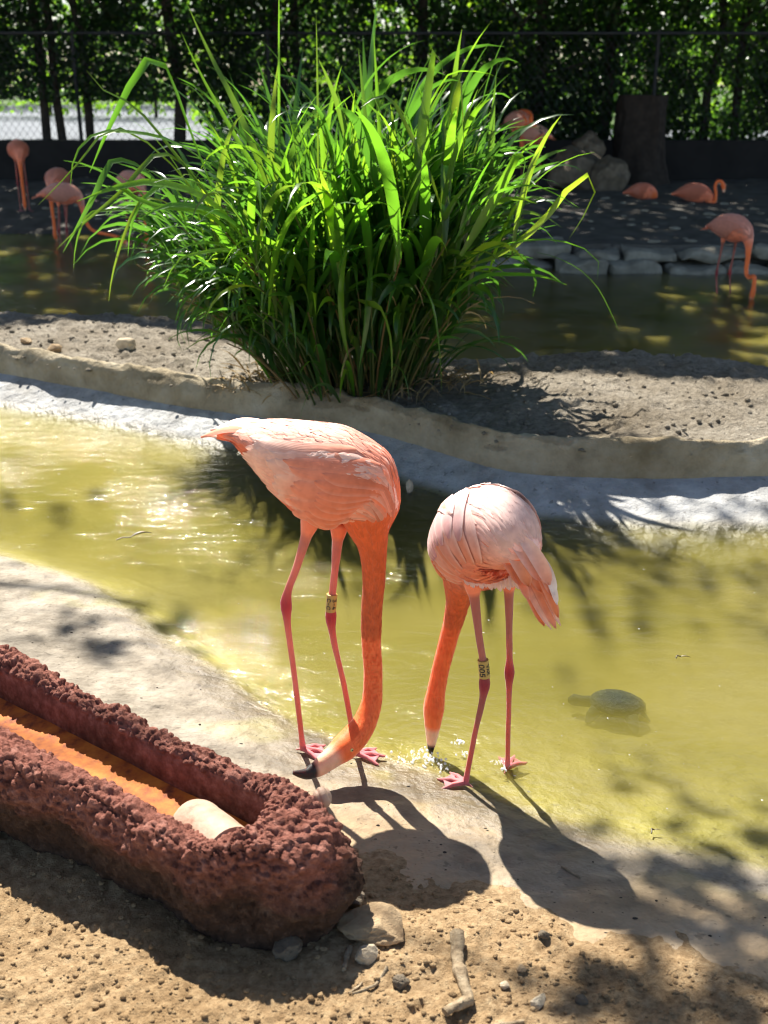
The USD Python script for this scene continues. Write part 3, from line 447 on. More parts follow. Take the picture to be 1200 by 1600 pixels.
# stone edging, two courses of rough blocks
t = thing('stone_edging', 'low edging of rough grey stone blocks in two courses on the far shore', 'stone edging', (0, 0, 0)); rg = np.random.default_rng(31)
def block(x0, x1, y0, y1, z0, z1, sd):
    b = trimesh.creation.box([x1 - x0, y1 - y0, z1 - z0]).subdivide().subdivide().subdivide(); v = b.vertices.copy(); hs = np.array([x1 - x0, y1 - y0, z1 - z0]) / 2; r = 0.05
    q = np.clip(v, -(hs - r), hs - r); d = v - q; L = np.linalg.norm(d, axis=1)[:, None]; v = q + d / np.maximum(L, 1e-9) * np.minimum(L, r)
    c = np.array([(x0 + x1) / 2, (y0 + y1) / 2, (z0 + z1) / 2])
    v = v + 0.17 * (np.stack([fbm((v + c) * 4.5 + k * 7, 3, sd + k) for k in range(3)], 1) - 0.5)
    return v + c, np.array(b.faces)
for course, (z0, z1, dy) in enumerate([(-0.2, 0.085, 0.0), (0.07, 0.20, 0.17)]):
    x = 0.9 + 0.35 * course
    while x < 5.4:
        L = rg.uniform(0.42, 0.8); y0 = float(y_far(x + L / 2)) - 0.08 + dy + rg.uniform(-0.03, 0.03)
        obj('stone_block', block(x, x + L - rg.uniform(0.02, 0.05), y0, y0 + 0.42, z0, z1 + rg.uniform(-0.05, 0.03), int(rg.integers(900))), M_STONE, t, 35); x += L
# small stones on the island
for px, py, s_, lab, m in [(84, 541, 0.036, 'round brown clod on the island soil near the left edge', M_ROCK), (199, 543, 0.05, 'flat topped tan stone on the island soil left of the tall grass', M_ROCKP), (40, 530, 0.03, 'small clod at the far left of the island soil', M_ROCK)]:
    p = G(px, py, 0.25); v, f = rock((s_ * 1.25, s_, s_ * 0.8), int(px), 3); tag(obj('soil_stone', (v + [p[0], p[1], iz(p[0], p[1]) + s_ * 0.45], f), m, None, 35), lab, 'stone')
rg = np.random.default_rng(15); cl = []
for k in range(2000):
    x = rg.uniform(-2.6, 2.3); t_ = rg.uniform(0.02, 0.98); y = float(y_ridge(x)) + 0.03 + t_ * float(y_back(x) - y_ridge(x) - 0.03); s_ = 0.003 + 0.013 * rg.random() ** 4
    v, f = rock((s_ * rg.uniform(.8, 1.4), s_, s_ * .8), int(rg.integers(1000)), 1); cl.append((v + [x, y, iz(x, y) + s_ * .3], f))
tag(obj('soil_clods', join(cl), M_SOIL, None, 40), 'small crumbs and clods of dry soil over the island bed', 'clods', kind='stuff')

# ------------------------------------------------------------------ tall grass
def blade(pts, width, twist, rg, fold=0.25, taper=0.55, n=11):
    P = spline(np.asarray(pts, float), n); T = np.gradient(P, axis=0); T /= np.linalg.norm(T, axis=1)[:, None]
    side = np.cross(T, [0, 0, 1.0]); bad = np.linalg.norm(side, axis=1) < 0.25
    ref = unit(side[~bad].mean(0)) if (~bad).any() else np.array([1.0, 0, 0])
    out = np.empty((n, 3, 3)); prev = ref
    for i in range(n):
        u = i / (n - 1); sd = prev - T[i] * np.dot(prev, T[i]); sd = unit(sd); prev = sd
        nr = np.cross(sd, T[i]); a = twist[0] + (twist[1] - twist[0]) * u
        sd2 = math.cos(a) * sd + math.sin(a) * nr; nr2 = np.cross(sd2, T[i])
        w = width * 0.5 * (min(1, 0.35 + 2.4 * u) if u < 0.3 else 1.0) * (1 - max(0, (u - (1 - taper)) / taper) ** 1.5) + 0.0004
        out[i, 0] = P[i] + sd2 * w + nr2 * w * fold; out[i, 1] = P[i]; out[i, 2] = P[i] - sd2 * w + nr2 * w * fold
    return strip(out)
GC = G(556, 606, 0.22); GC[2] = 0.0
grass = thing('ornamental_grass', 'tall bright green clump of broad bladed grass growing on the island', 'grass', (GC[0], GC[1], 0.2)); goff = np.array([GC[0], GC[1], 0.2])
rg = np.random.default_rng(2024); blades, stems = [], []
def arc(base, az, el0, L, bend, rg, n=9):
    p = np.array(base, float); pts = [p.copy()]; el = el0
    for i in range(n):
        u = (i + 0.5) / n; el_ = el0 - bend * u ** 1.7; d = np.array([math.cos(el_) * math.cos(az), math.cos(el_) * math.sin(az), math.sin(el_)])
        p = p + d * (L / n); pts.append(p.copy())
    return pts
for c in range(225):
    r = math.sqrt(rg.random()); th = rg.uniform(0, 2 * math.pi)
    bx, by = GC[0] + 0.385 * r * math.cos(th), GC[1] + 0.26 * r * math.sin(th) + 0.02
    base = np.array([bx, by, iz(bx, by) - 0.02])
    out = np.array([math.cos(th) * r, math.sin(th) * r * 0.8]); out = out + rg.normal(0, 0.18, 2) + [-0.06, 0]
    lean = min(1.0, np.hypot(*out)); az = math.atan2(out[1], out[0])
    hc = rg.uniform(0.6, 1.34) * (1 - 0.26 * lean)
    if math.cos(az) < -0.3: lean *= 1.2
    st = np.array(arc(base, az, math.pi / 2 - 0.50 * lean, hc, 0.5 * lean, rg, 6)); stems.append((st, 0.0055))
    nl = int(rg.integers(5, 8)); a0 = rg.uniform(0, 6.28)
    for k in range(nl):
        u = 0.30 + 0.70 * (k + rg.random() * 0.7) / nl; q = spline(st, np.array([u]))[0]
        top = u > 0.75
        a = (az + rg.normal(0, 0.9)) if rg.random() < 0.6 + 0.3 * lean else a0 + k * 2.6
        el0 = rg.uniform(1.2, 1.53) if top else rg.uniform(1.0, 1.42); L = rg.uniform(0.42, 0.82); bend = rg.uniform(0.25, 1.7) + 0.8 * lean * rg.random() + (0.45 if math.cos(a) < -0.2 else 0)
        if rg.random() < 0.12: bend += 1.0
        w = rg.uniform(0.019, 0.043) * (1.2 if math.cos(az) > -0.2 else 0.9)
        blades.append((arc(q, a, el0, L, bend, rg), w, (rg.normal(0, 0.5), rg.normal(0, 0.9))))
for c in range(120):                         # upright leafy shoots filling the upper half
    r = math.sqrt(rg.random()) * .9; th = rg.uniform(0, 2 * math.pi); bx, by = GC[0] + 0.02 + 0.45 * r * math.cos(th), GC[1] + 0.26 * r * math.sin(th)
    base = np.array([bx, by, iz(bx, by) + rg.uniform(.1, .3)]); az = math.atan2(math.sin(th) * .7, math.cos(th)) + rg.normal(0, .4); st = np.array(arc(base, az, 1.5 - .28 * r, rg.uniform(.4, .78), .25 * r, rg, 6)); stems.append((st, .0045))
    for k in range(6):
        q = spline(st, np.array([.35 + .65 * k / 5]))[0]; blades.append((arc(q, az + rg.normal(0, 1.0), rg.uniform(1.25, 1.54), rg.uniform(.42, .78), rg.uniform(.2, 1.2) + (.8 if rg.random() < .2 else 0), rg), rg.uniform(.020, .036), (rg.normal(0.4, .5), rg.normal(.2, .9))))
for c in range(85):                          # basal blades from the ground, many of them hanging over the rim
    th = rg.uniform(0, 2 * math.pi); r = rg.uniform(0.4, 1.0); bx, by = GC[0] + 0.43 * r * math.cos(th), GC[1] + 0.27 * r * math.sin(th)
    base = np.array([bx, by, iz(bx, by) - 0.01]); az = math.atan2(math.sin(th) * 0.8, math.cos(th)) + rg.normal(0, 0.35)
    blades.append((arc(base, az, rg.uniform(0.8, 1.45), rg.uniform(0.35, 0.85), rg.uniform(0.8, 2.3), rg), rg.uniform(0.018, 0.036), (rg.normal(0, 0.5), rg.normal(0, 0.8))))
hero = [  # arching and upright blades that stand out of the clump: photo pixels at their own distances
    ([(345, 330, 4.9), (290, 190, 4.85), (258, 105, 4.8), (243, 85, 4.75), (215, 115, 4.7), (175, 190, 4.65), (140, 270, 4.6)], 0.040, (0.5, 0.9)),
    ([(430, 330, 4.95), (370, 170, 4.95), (325, 80, 4.95), (292, 5, 4.95)], 0.034, (0.9, 0.6)), ([(420, 300, 5.0), (345, 175, 5.0), (310, 110, 5.0), (283, 50, 5.0)], 0.026, (0.8, 0.4)),
    ([(437, 330, 5.05), (436, 150, 5.05), (436, -40, 5.05)], 0.012, (0.4, 0.2)), ([(497, 300, 5.0), (496, 120, 5.0), (494, 20, 5.0)], 0.010, (0.4, 0.2)),
    ([(585, 330, 5.0), (572, 190, 5.0), (560, 75, 5.0)], 0.026, (0.9, 0.5)), ([(600, 300, 5.0), (590, 150, 5.0), (584, 50, 5.0)], 0.02, (0.7, 0.5)),
    ([(640, 380, 4.85), (655, 220, 4.85), (672, 110, 4.82), (677, 82, 4.76), (690, 100, 4.68), (694, 140, 4.66)], 0.06, (1.2, 1.1)),
    ([(690, 400, 4.8), (700, 240, 4.8), (712, 150, 4.78), (718, 125, 4.72), (722, 175, 4.68), (724, 260, 4.66)], 0.05, (1.2, 1.1)),
    ([(640, 250, 4.9), (680, 150, 4.9), (712, 112, 4.9), (745, 112, 4.9), (785, 125, 4.9)], 0.03, (0.4, 0.2)),
    ([(690, 330, 4.8), (640, 210, 4.8), (600, 150, 4.8), (560, 170, 4.75)], 0.035, (0.6, 0.8)),
    ([(700, 420, 4.8), (780, 400, 4.7), (850, 345, 4.65), (900, 285, 4.62), (925, 272, 4.6), (932, 285, 4.58), (915, 330, 4.57), (888, 375, 4.56)], 0.038, (0.5, 0.7)),
    ([(700, 430, 4.8), (780, 385, 4.7), (860, 375, 4.6), (915, 390, 4.55), (935, 410, 4.54), (933, 440, 4.53)], 0.024, (0.3, 0.6)),
    ([(840, 395, 4.6), (895, 415, 4.55), (932, 448, 4.52), (950, 480, 4.5), (967, 518, 4.49)], 0.014, (0.4, 0.6)),
    ([(710, 380, 4.7), (780, 300, 4.65), (830, 290, 4.6), (860, 300, 4.58), (905, 325, 4.55)], 0.03, (0.3, 0.5)),
    ([(720, 400, 4.7), (790, 280, 4.7), (812, 240, 4.68), (820, 248, 4.62), (815, 285, 4.6)], 0.045, (1.1, 0.9)),
    ([(700, 470, 4.7), (770, 430, 4.62), (830, 430, 4.58), (885, 445, 4.55)], 0.032, (0.6, 0.9)),
    ([(350, 400, 4.85), (270, 260, 4.7), (180, 200, 4.6), (110, 270, 4.5), (60, 320, 4.45)], 0.016, (0.4, 0.8)),
    ([(400, 420, 4.8), (300, 300, 4.65), (225, 285, 4.55), (160, 300, 4.5), (120, 315, 4.48)], 0.045, (0.4, 0.9)),
    ([(380, 380, 4.8), (280, 250, 4.7), (200, 160, 4.65), (160, 140, 4.62), (135, 110, 4.6)], 0.026, (0.4, 0.8)),
    ([(330, 330, 4.75), (250, 240, 4.65), (190, 300, 4.55), (130, 350, 4.5), (88, 390, 4.48)], 0.022, (0.5, 0.9)),
    ([(330, 260, 4.75), (230, 210, 4.65), (165, 205, 4.6), (125, 230, 4.55), (110, 290, 4.5)], 0.02, (0.5, 0.9)),
    ([(390, 420, 4.8), (310, 330, 4.65), (230, 320, 4.55), (180, 290, 4.52), (130, 330, 4.5)], 0.03, (0.5, 0.9)),
    ([(300, 350, 4.7), (230, 310, 4.6), (190, 380, 4.52), (170, 470, 4.48)], 0.014, (0.5, 0.9)), ([(260, 300, 4.7), (180, 250, 4.6), (150, 300, 4.52), (98, 395, 4.5)], 0.024, (0.6, 1.2)),
    ([(310, 370, 4.75), (260, 290, 4.7), (225, 310, 4.6), (200, 400, 4.52)], 0.02, (0.6, 1.2)), ([(230, 330, 4.7), (150, 330, 4.6), (115, 420, 4.52)], 0.012, (0.6, 1.2)),
    ([(430, 460, 4.75), (350, 390, 4.6), (290, 400, 4.5), (255, 450, 4.45)], 0.018, (0.6, 0.9)), ([(420, 420, 4.8), (330, 330, 4.65), (270, 320, 4.55), (215, 345, 4.5)], 0.04, (0.4, 0.8)),
    ([(545, 560, 4.75), (535, 470, 4.62), (538, 420, 4.58), (545, 380, 4.62)][::-1], 0.06, (1.3, 1.2)), ([(560, 580, 4.6), (570, 510, 4.6), (575, 450, 4.62), (580, 400, 4.7)][::-1], 0.06, (1.3, 1.3)),
    ([(612, 600, 4.5), (610, 540, 4.5), (590, 480, 4.55), (560, 470, 4.7)][::-1], 0.05, (0.9, 1.2)), ([(690, 620, 4.4), (685, 540, 4.45), (672, 470, 4.5), (650, 430, 4.7)][::-1], 0.045, (0.9, 1.2))]
hb = [([V(*q) for q in pts], w, tw) for pts, w, tw in hero]
gm = [blade(p, w, tw, rg) for p, w, tw in hb + blades]
def shown(m_): c = m_[0].mean(0); return -c[1] * 1.0 + 2.2 * np.ptp(m_[0], axis=0).max()
order = sorted(range(len(gm)), key=lambda i: -(shown(gm[i]) + (5 if i < len(hb) else 0)))
for i in order[:300]: obj('blade', gm[i], M_GRASS, grass, True, off=goff)
obj('blade_mass', join([gm[i] for i in order[300:]]), M_GRASS, grass, True, off=goff, kind='stuff')
for st, r in stems: obj('stem', tube(spline(st, 6), np.linspace(r, r * 0.6, 6), 5), M_STEM, grass, True, off=goff)
for c in range(24):                          # dead and yellowed blades hanging among the green
    th = rg.uniform(0, 2 * math.pi); r = rg.uniform(0.5, 1.0); bx, by = GC[0] + 0.43 * r * math.cos(th), GC[1] + 0.27 * r * math.sin(th); z0 = iz(bx, by) + rg.uniform(0, .45)
    obj('dry_blade', blade(arc([bx, by, z0], th + rg.normal(0, .5), rg.uniform(0.9, 1.4), rg.uniform(.3, .7), rg.uniform(1.2, 2.8), rg), rg.uniform(.008, .02), (rg.normal(0, .6), rg.normal(0, 1.2)), rg), M_DRY, grass, True, off=goff)
dry = []
for c in range(420):                         # withered litter about the foot
    th = rg.uniform(0, 6.28); r = rg.uniform(0.5, 1.35); bx, by = GC[0] + 0.48 * r * math.cos(th), GC[1] + 0.24 * r * math.sin(th)
    if by < float(y_ridge(bx)) + 0.0: continue
    z = iz(bx, by); dry.append(blade(arc([bx, by, z + 0.005], rg.uniform(0, 6.28), rg.uniform(0.05, 0.9), rg.uniform(0.08, 0.25), rg.uniform(0.6, 1.6), rg, 4), rg.uniform(0.004, 0.012), (0, rg.normal()), rg, n=5))
obj('dry_litter', join(dry), M_DRY, grass, True, off=goff, kind='stuff')
for px, py in ((437, 520), (432, 505), (880, 300)):
    pass

# ------------------------------------------------------------------ feeding trough
A_ = np.array([-0.805, 0.593]); N_ = np.array([-0.593, -0.805]); L0 = np.array([-0.193, 1.85])
CE = L0 + A_ * 0.035 + N_ * 0.1375
TZ0, TZ1, TFL = 0.02, 0.335, 0.238
path, outd, wgt = [], [], []
LEN = 1.4
for t in LEN * np.linspace(1, 0, 420)[:-1]: path.append(CE + A_ * t); outd.append(N_); wgt.append(0.0)
for a in np.linspace(0, math.pi, 210): path.append(CE); outd.append(math.cos(a) * N_ - math.sin(a) * A_); wgt.append(a / math.pi)
for t in LEN * np.linspace(0, 1, 420)[1:]: path.append(CE + A_ * t); outd.append(-N_); wgt.append(1.0)
along = np.r_[LEN * np.linspace(1, 0, 420)[:-1], np.zeros(210), LEN * np.linspace(0, 1, 420)[1:]]
path, outd, wgt = np.array(path), np.array(outd), np.array(wgt)
prof = [  # z, near, end, far distance from the cavity's middle line
    (TZ0, .075, .155, .11), (0.07, .092, .185, .118), (0.13, .124, .212, .130), (0.20, .150, .222, .137), (0.26, .155, .208, .138), (0.305, .146, .186, .134), (0.330, .130, .158, .124), (0.338, .115, .125, .110), (0.335, .090, .092, .092), (0.322, .074, .078, .080), (0.29, .068, .072, .076), (0.24, .066, .070, .073), (TFL - 0.02, .064, .068, .070)]
pr = spline(np.array(prof)[:, [1, 0, 2, 3]][:, [1, 0, 2, 3]], 84) if False else None
tt = np.linspace(0, 1, len(prof)); pf = PchipInterpolator(tt, np.array(prof)); dense = pf(np.linspace(0, 1, 175))
rows = []
for z, rn, re, rf in dense:
    r = np.where(wgt < 0.5, rn + (re - rn) * smoothstep(.05, .55, wgt), re + (rf - re) * smoothstep(.55, 1, wgt))
    r = r + np.clip(r - .10, 0, .2) * (-0.45 * np.exp(-((wgt - .26) / .16) ** 2) + 0.40 * np.exp(-((wgt - .66) / .15) ** 2)) + np.clip(rn - .06, 0, .1) * 0.75 * smoothstep(0.1, 0.95, along) * (wgt == 0)
    rows.append(np.c_[path + outd * r[:, None], np.full(len(r), z)])
R = np.stack(rows); nrm = np.cross(np.gradient(R, axis=1), np.gradient(R, axis=0)); nrm /= np.maximum(np.linalg.norm(nrm, axis=2), 1e-9)[..., None]
if (nrm[20, 10, :2] @ outd[10]) < 0: nrm = -nrm
P = R.reshape(-1, 3); Nn = nrm.reshape(-1, 3); lvl = np.repeat(np.linspace(0, 1, 175), R.shape[1])
rough = np.interp(lvl, [0, .1, .35, .55, .72, .8, 1], [.5, .8, .9, 1.0, .7, .12, .08])
P = P + Nn * ((0.07 * (fbm(P * 4.5, 3, 70) - 0.5) + 0.045 * (fbm(P * 15, 4, 71) - 0.5)) * rough)[:, None]
rg = np.random.default_rng(9); sel = rg.choice(np.flatnonzero((lvl > 0.10) & (lvl < 0.76)), 26000); ctr = P[sel] + rg.normal(0, .002, (len(sel), 3)); rad = (0.0018 + 0.0095 * rg.random(len(sel)) ** 5) * np.interp(lvl[sel], [.1, .35, .5, .76], [.6, .8, 1.15, .9])
tr_ = cKDTree(ctr); dd, ii = tr_.query(P, k=6); h = np.sqrt(np.maximum(rad[ii] ** 2 - dd ** 2, 0)).max(1)
P = P + Nn * (h * (0.5 + 0.9 * fbm(P * 12, 2, 73)) + 0.010 * (fbm(P * 75, 3, 72) - .5) * rough)[:, None]; 
tof = np.array([CE[0], CE[1], 0.1])
trough = thing('feeding_trough', 'rough reddish brown stone feeding trough with a rust orange basin', 'trough', tof)
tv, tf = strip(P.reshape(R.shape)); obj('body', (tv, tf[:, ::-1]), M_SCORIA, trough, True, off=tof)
u_ = np.linspace(-0.07, LEN, 200); v_ = np.linspace(-0.085, 0.085, 30); fl = np.array([[np.r_[CE + A_ * a + N_ * b, TFL - 0.004 + 0.012 * abs(b / .08) ** 2 + 0.006 * (noise(np.array([a * 9, b * 9, 0.5]), 3) - .5)] for b in v_] for a in u_])
obj('basin_floor', strip(fl), M_BASIN, trough, True, off=tof)
# pale pipe end lying in the end of the trough
c0 = np.r_[CE + A_ * 0.105 + N_ * 0.01, 0.268]; c1 = np.r_[CE - A_ * 0.055 + N_ * 0.055, 0.290]
t_ = spline(np.array([c0, c1]), 14); v, f = tube(t_, 0.054 * np.r_[0.72, .9, .97, np.ones(11)], 28)
tag(obj('stained_pipe', (v + 0.004 * (fbm(v * 20, 3, 2)[:, None] - .5), f), M_PIPE, None, 45), 'pale stained short pipe lying in the near end of the trough', 'pipe')

# ------------------------------------------------------------------ stones, sticks and leaves
def put_rock(name, px, py, z, size, sd, m, lab, cat='stone', rz=0, sub=4):
    p = G(px, py, z); v, f = rock(size, sd, sub); c, s_ = math.cos(rz), math.sin(rz); v = v @ np.array([[c, s_, 0], [-s_, c, 0], [0, 0, 1]])
    zz = sz(p[0], p[1]); v = v + [p[0], p[1], zz + size[2] * 0.55]; tag(obj(name, (v, f), m, None, 35), lab, cat)
put_rock('stone', 446, 1478, 0.13, (.030, .030, .026), 4, M_ROCKD, 'dark rounded stone in the shadow at the foot of the trough')
put_rock('stone', 584, 1436, 0.13, (.074, .052, .024), 17, M_ROCK, 'flat tan slab of stone half in the shadow of the trough', rz=-0.15)
put_rock('stone', 549, 1392, 0.13, (.036, .03, .024), 27, M_ROCKD, 'dark stone wedged between the trough and the flat slab')
put_rock('stone', 572, 1488, 0.13, (.024, .018, .019), 33, M_ROCKP, 'small pale knobbly stone just below the flat slab')
put_rock('stone', 626, 1528, 0.13, (.017, .014, .013), 41, M_ROCKD, 'small dark square stone left of the crooked stick')
put_rock('stone', 840, 1552, 0.13, (.024, .011, .010), 52, M_ROCKP, 'pale elongated pebble on the sand right of the crooked stick', rz=0.9)
put_rock('stone', 910, 1545, 0.13, (.012, .010, .009), 57, M_ROCKD, 'small dark pebble right of the pale elongated pebble')
put_rock('stone', 852, 1442, 0.13, (.013, .010, .009), 63, M_ROCKD, 'dark pebble on the sand below the long bird shadow')
put_rock('stone', 790, 1525, 0.13, (.009, .008, .007), 66, M_ROCKP, 'tiny pale pebble between the crooked stick and the pale pebble')
put_rock('stone', 816, 1498, 0.13, (.010, .008, .007), 68, M_ROCK, 'tiny brown pebble above the pale elongated pebble')
p = G(503, 1247, 0.2); sn = trimesh.creation.icosphere(4, 1.0); v = sn.vertices.copy(); v *= 1 - 0.10 * np.abs(np.sin(np.arctan2(v[:, 1], v[:, 2]) * 1.0 + v[:, 0] * 3))[:, None] ** 8
v = v * [0.020, 0.020, 0.024] + V(503, 1247, 1.84)
tag(obj('pebble_knob', (v, np.array(sn.faces)), M_PIPE, None, True), 'smooth pale round pebble stuck at the tip of the trough by the bill', 'pebble')
def stick(px, r, lab, name='stick', wob=0.4, k=9):
    pts = []
    for x, y in px: q = G(x, y, 0.13); pts.append([q[0], q[1], sz(q[0], q[1]) + r * 0.8])
    P = spline(np.array(pts), 26); P = P + 0.7 * r * (np.stack([noise(P * 60, 3 + k2) for k2 in range(3)], 1) - .5); rr = r * (1 - 0.25 * np.linspace(0, 1, 26)) * (1 + 0.35 * np.exp(-((np.linspace(0, 1, 26) - 0.42) / 0.05) ** 2))
    tag(obj(name, tube(P, rr * (1 + 0.25 * (noise(P * 90, 4) - .5)), 14, wob, int(px[0][0])), M_WOOD, None, 40), lab, 'stick')
stick([(712, 1450), (716, 1490), (725, 1535), (733, 1556), (716, 1568), (694, 1582)], 0.0125, 'thick crooked weathered stick lying on the sand')
stick([(546, 1470), (541, 1490), (537, 1510)], 0.0055, 'short grey twig beside the small knobbly stone')
stick([(604, 1506), (590, 1526), (572, 1540), (550, 1548)], 0.003, 'thin curved twig on the sand below the knobbly stone')
stick([(760, 1598), (790, 1592), (820, 1590)], 0.004, 'thin twig at the bottom edge of the sand')
stick([(882, 1300), (900, 1312), (912, 1319)], 0.003, 'thin dark twig on the concrete near the water at right')
stick([(545, 1545), (560, 1535), (566, 1528)], 0.0025, 'tiny twig beside the thin curved twig')
rg = np.random.default_rng(44); cr = []
for k in range(3600):
    px, py = rg.uniform(-20, 1220), rg.uniform(1330, 1640); q = G(px, py, 0.12)
    if polydist(q[:1], q[1:2], SANDL)[0] < 0.02: continue
    s_ = 0.0012 + 0.0052 * rg.random() ** 3.5; v, f = rock((s_ * rg.uniform(.8, 1.5), s_, s_ * .8), int(rg.integers(1000)), 1); cr.append((v + [q[0], q[1], 0], f, q[0], q[1], s_))
xy = np.array([[c[2], c[3]] for c in cr]); zz = sand_z(xy[:, :1], xy[:, 1:])[:, 0]
tag(obj('sand_crumbs', join([(c[0] + [0, 0, z + c[4] * .3], c[1]) for c, z in zip(cr, zz)]), M_SAND, None, 40), 'loose crumbs of earth and grit on the foreground sand', 'grit', kind='stuff')
cr = []
for k in range(500):
    px, py = rg.uniform(-20, 1220), rg.uniform(880, 1450); q = G(px, py, 0.08); sd_ = polydist(q[:1], q[1:2], SHORE)[0]
    if sd_ < 0.04 or polydist(q[:1], q[1:2], SANDL)[0] > 0.02: continue
    s_ = 0.0008 + 0.003 * rg.random() ** 5; v, f = rock((s_ * rg.uniform(1, 2.2), s_, s_ * .5), int(rg.integers(1000)), 1); cr.append((v + [q[0], q[1], bank_z(q[:1], q[1:2])[0] + s_ * .2], f))
tag(obj('bank_litter', join(cr), M_BARK, None, 40), 'dark specks of leaf litter scattered over the concrete bank', 'litter', kind='stuff')
def float_leaf(px, py, L, az, curl, lab):
    q = G(px, py, 0.006); pts = arc([q[0] - L / 2 * math.cos(az), q[1] - L / 2 * math.sin(az), 0.004], az, curl * 0.5, L, curl, RNG, 6)
    t = thing('floating_leaf', lab, 'leaf', (q[0], q[1], 0)); obj('blade', blade(pts, L * 0.33, (0.1, 0.5), RNG, 0.5, 0.5, 9), M_FLOAT, t, True, off=np.array([q[0], q[1], 0])); obj('stalk', tube([pts[0], np.array(pts[0]) - [L * .4 * math.cos(az), L * .4 * math.sin(az), -0.002], np.array(pts[0]) - [L * .62 * math.cos(az), L * .62 * math.sin(az) + .015, 0.0]], 0.0022, 5), M_FLOAT, t, True, off=np.array([q[0], q[1], 0]))
float_leaf(222, 837, 0.085, 0.25, 0.7, 'curled brown leaf floating on the water at left')
float_leaf(1072, 1026, 0.030, -0.3, 0.4, 'small ragged leaf floating at the right above the dark turtle')
float_leaf(1028, 1296, 0.016, -0.2, 0.3, 'tiny green leaf floating near the right shore')
# dark turtle just below the surface
q = G(965, 1085, 0.0); q[2] = -0.0305
t = thing('turtle', 'dark mossy turtle resting just under the water at right', 'turtle', q, rz=2.75)
sh = trimesh.creation.icosphere(5, 1.0); v = sh.vertices.copy(); v = v * (1 + 0.06 * (fbm(v * 4, 3, 3)[:, None] - .5)) * [0.080, 0.064, 0.028]; v[:, 2] = np.where(v[:, 2] < 0, v[:, 2] * .45, v[:, 2])
obj('shell', (v, np.array(sh.faces)), M_ALGAE, t, True)
v, f = tube([[0.07, 0, -0.010], [0.10, 0.005, -0.012], [0.125, 0.008, -0.012], [0.14, .01, -.016]], [0.018, 0.016, 0.018, 0.008], 12); obj('head', (v, f), M_ALGAE, t, True)
for sx, sy in ((1, 1), (1, -1), (-1, 1), (-1, -1)): obj('leg', tube([[0.05 * sx, 0.04 * sy, -0.01], [0.062 * sx, 0.056 * sy, -0.025], [0.07 * sx, 0.064 * sy, -0.045]], [0.02, 0.016, 0.008], 10), M_ALGAE, t, True)
obj('tail', tube([[-0.072, 0, -0.012], [-0.086, 0.004, -0.02], [-0.10, .01, -.03]], [0.008, 0.005, 0.002], 8), M_ALGAE, t, True)
# small pale stone at the apron's waterline, foam round the dipping bill
q = V(640, 762, float(G(640, 768, 0)[1])); v, f = rock((0.018, 0.016, 0.036), 12, 3); tag(obj('shore_stone', (v + q, f), M_ROCKP, None, 35), 'small upright pale stone at the waterline below the island rim', 'stone')
rg = np.random.default_rng(3); bub = []
for cx, cy, n, sp in ((658, 1180, 70, .022), (676, 1186, 60, .014), (716, 1160, 40, .008), (726, 1178, 30, .009), (776, 1192, 30, .009), (790, 1202, 20, .006), (640, 1190, 60, .032), (690, 1200, 34, .013)):
    c = G(cx, cy, 0)
    for k in range(n * 2 // 3):
        r = 0.0009 + 0.0034 * rg.random() ** 2.2; b = trimesh.creation.icosphere(1, r); b.apply_translation([c[0] + rg.normal() * sp, c[1] + rg.normal() * sp * .8, max(0.001, bank_z(np.array([c[0]]), np.array([c[1]]))[0]) + r * .15]); bub.append((np.array(b.vertices), np.array(b.faces)))
tag(obj('foam_bubbles', join(bub), M_FOAM, None, True), 'white foam bubbles on the water round the dipping bill', 'foam', kind='stuff')

rg = np.random.default_rng(8); fl = []
for k in range(420):
    px, py = rg.uniform(0, 1200), rg.uniform(640, 1330); q = G(px, py, 0.0)
    if polydist(q[:1], q[1:2], SHORE)[0] > -0.05 or q[1] > float(y_water(q[0])) - .05: continue
    r = 0.0012 + 0.004 * rg.random() ** 4; a = np.sort(rg.uniform(0, 6.28, 5)); v = np.c_[q[0] + r * rg.uniform(.6, 1.6) * np.cos(a), q[1] + r * np.sin(a), np.full(5, 0.0015)]; v = np.vstack([v, [q[0], q[1], 0.0015 + r * .4]])
    fl.append((v, np.array([[5, i, (i + 1) % 5] for i in range(5)])))
tag(obj('floating_specks', join(fl), M_FOAM), 'tiny pale specks of scum drifting on the near water', 'scum', kind='stuff')

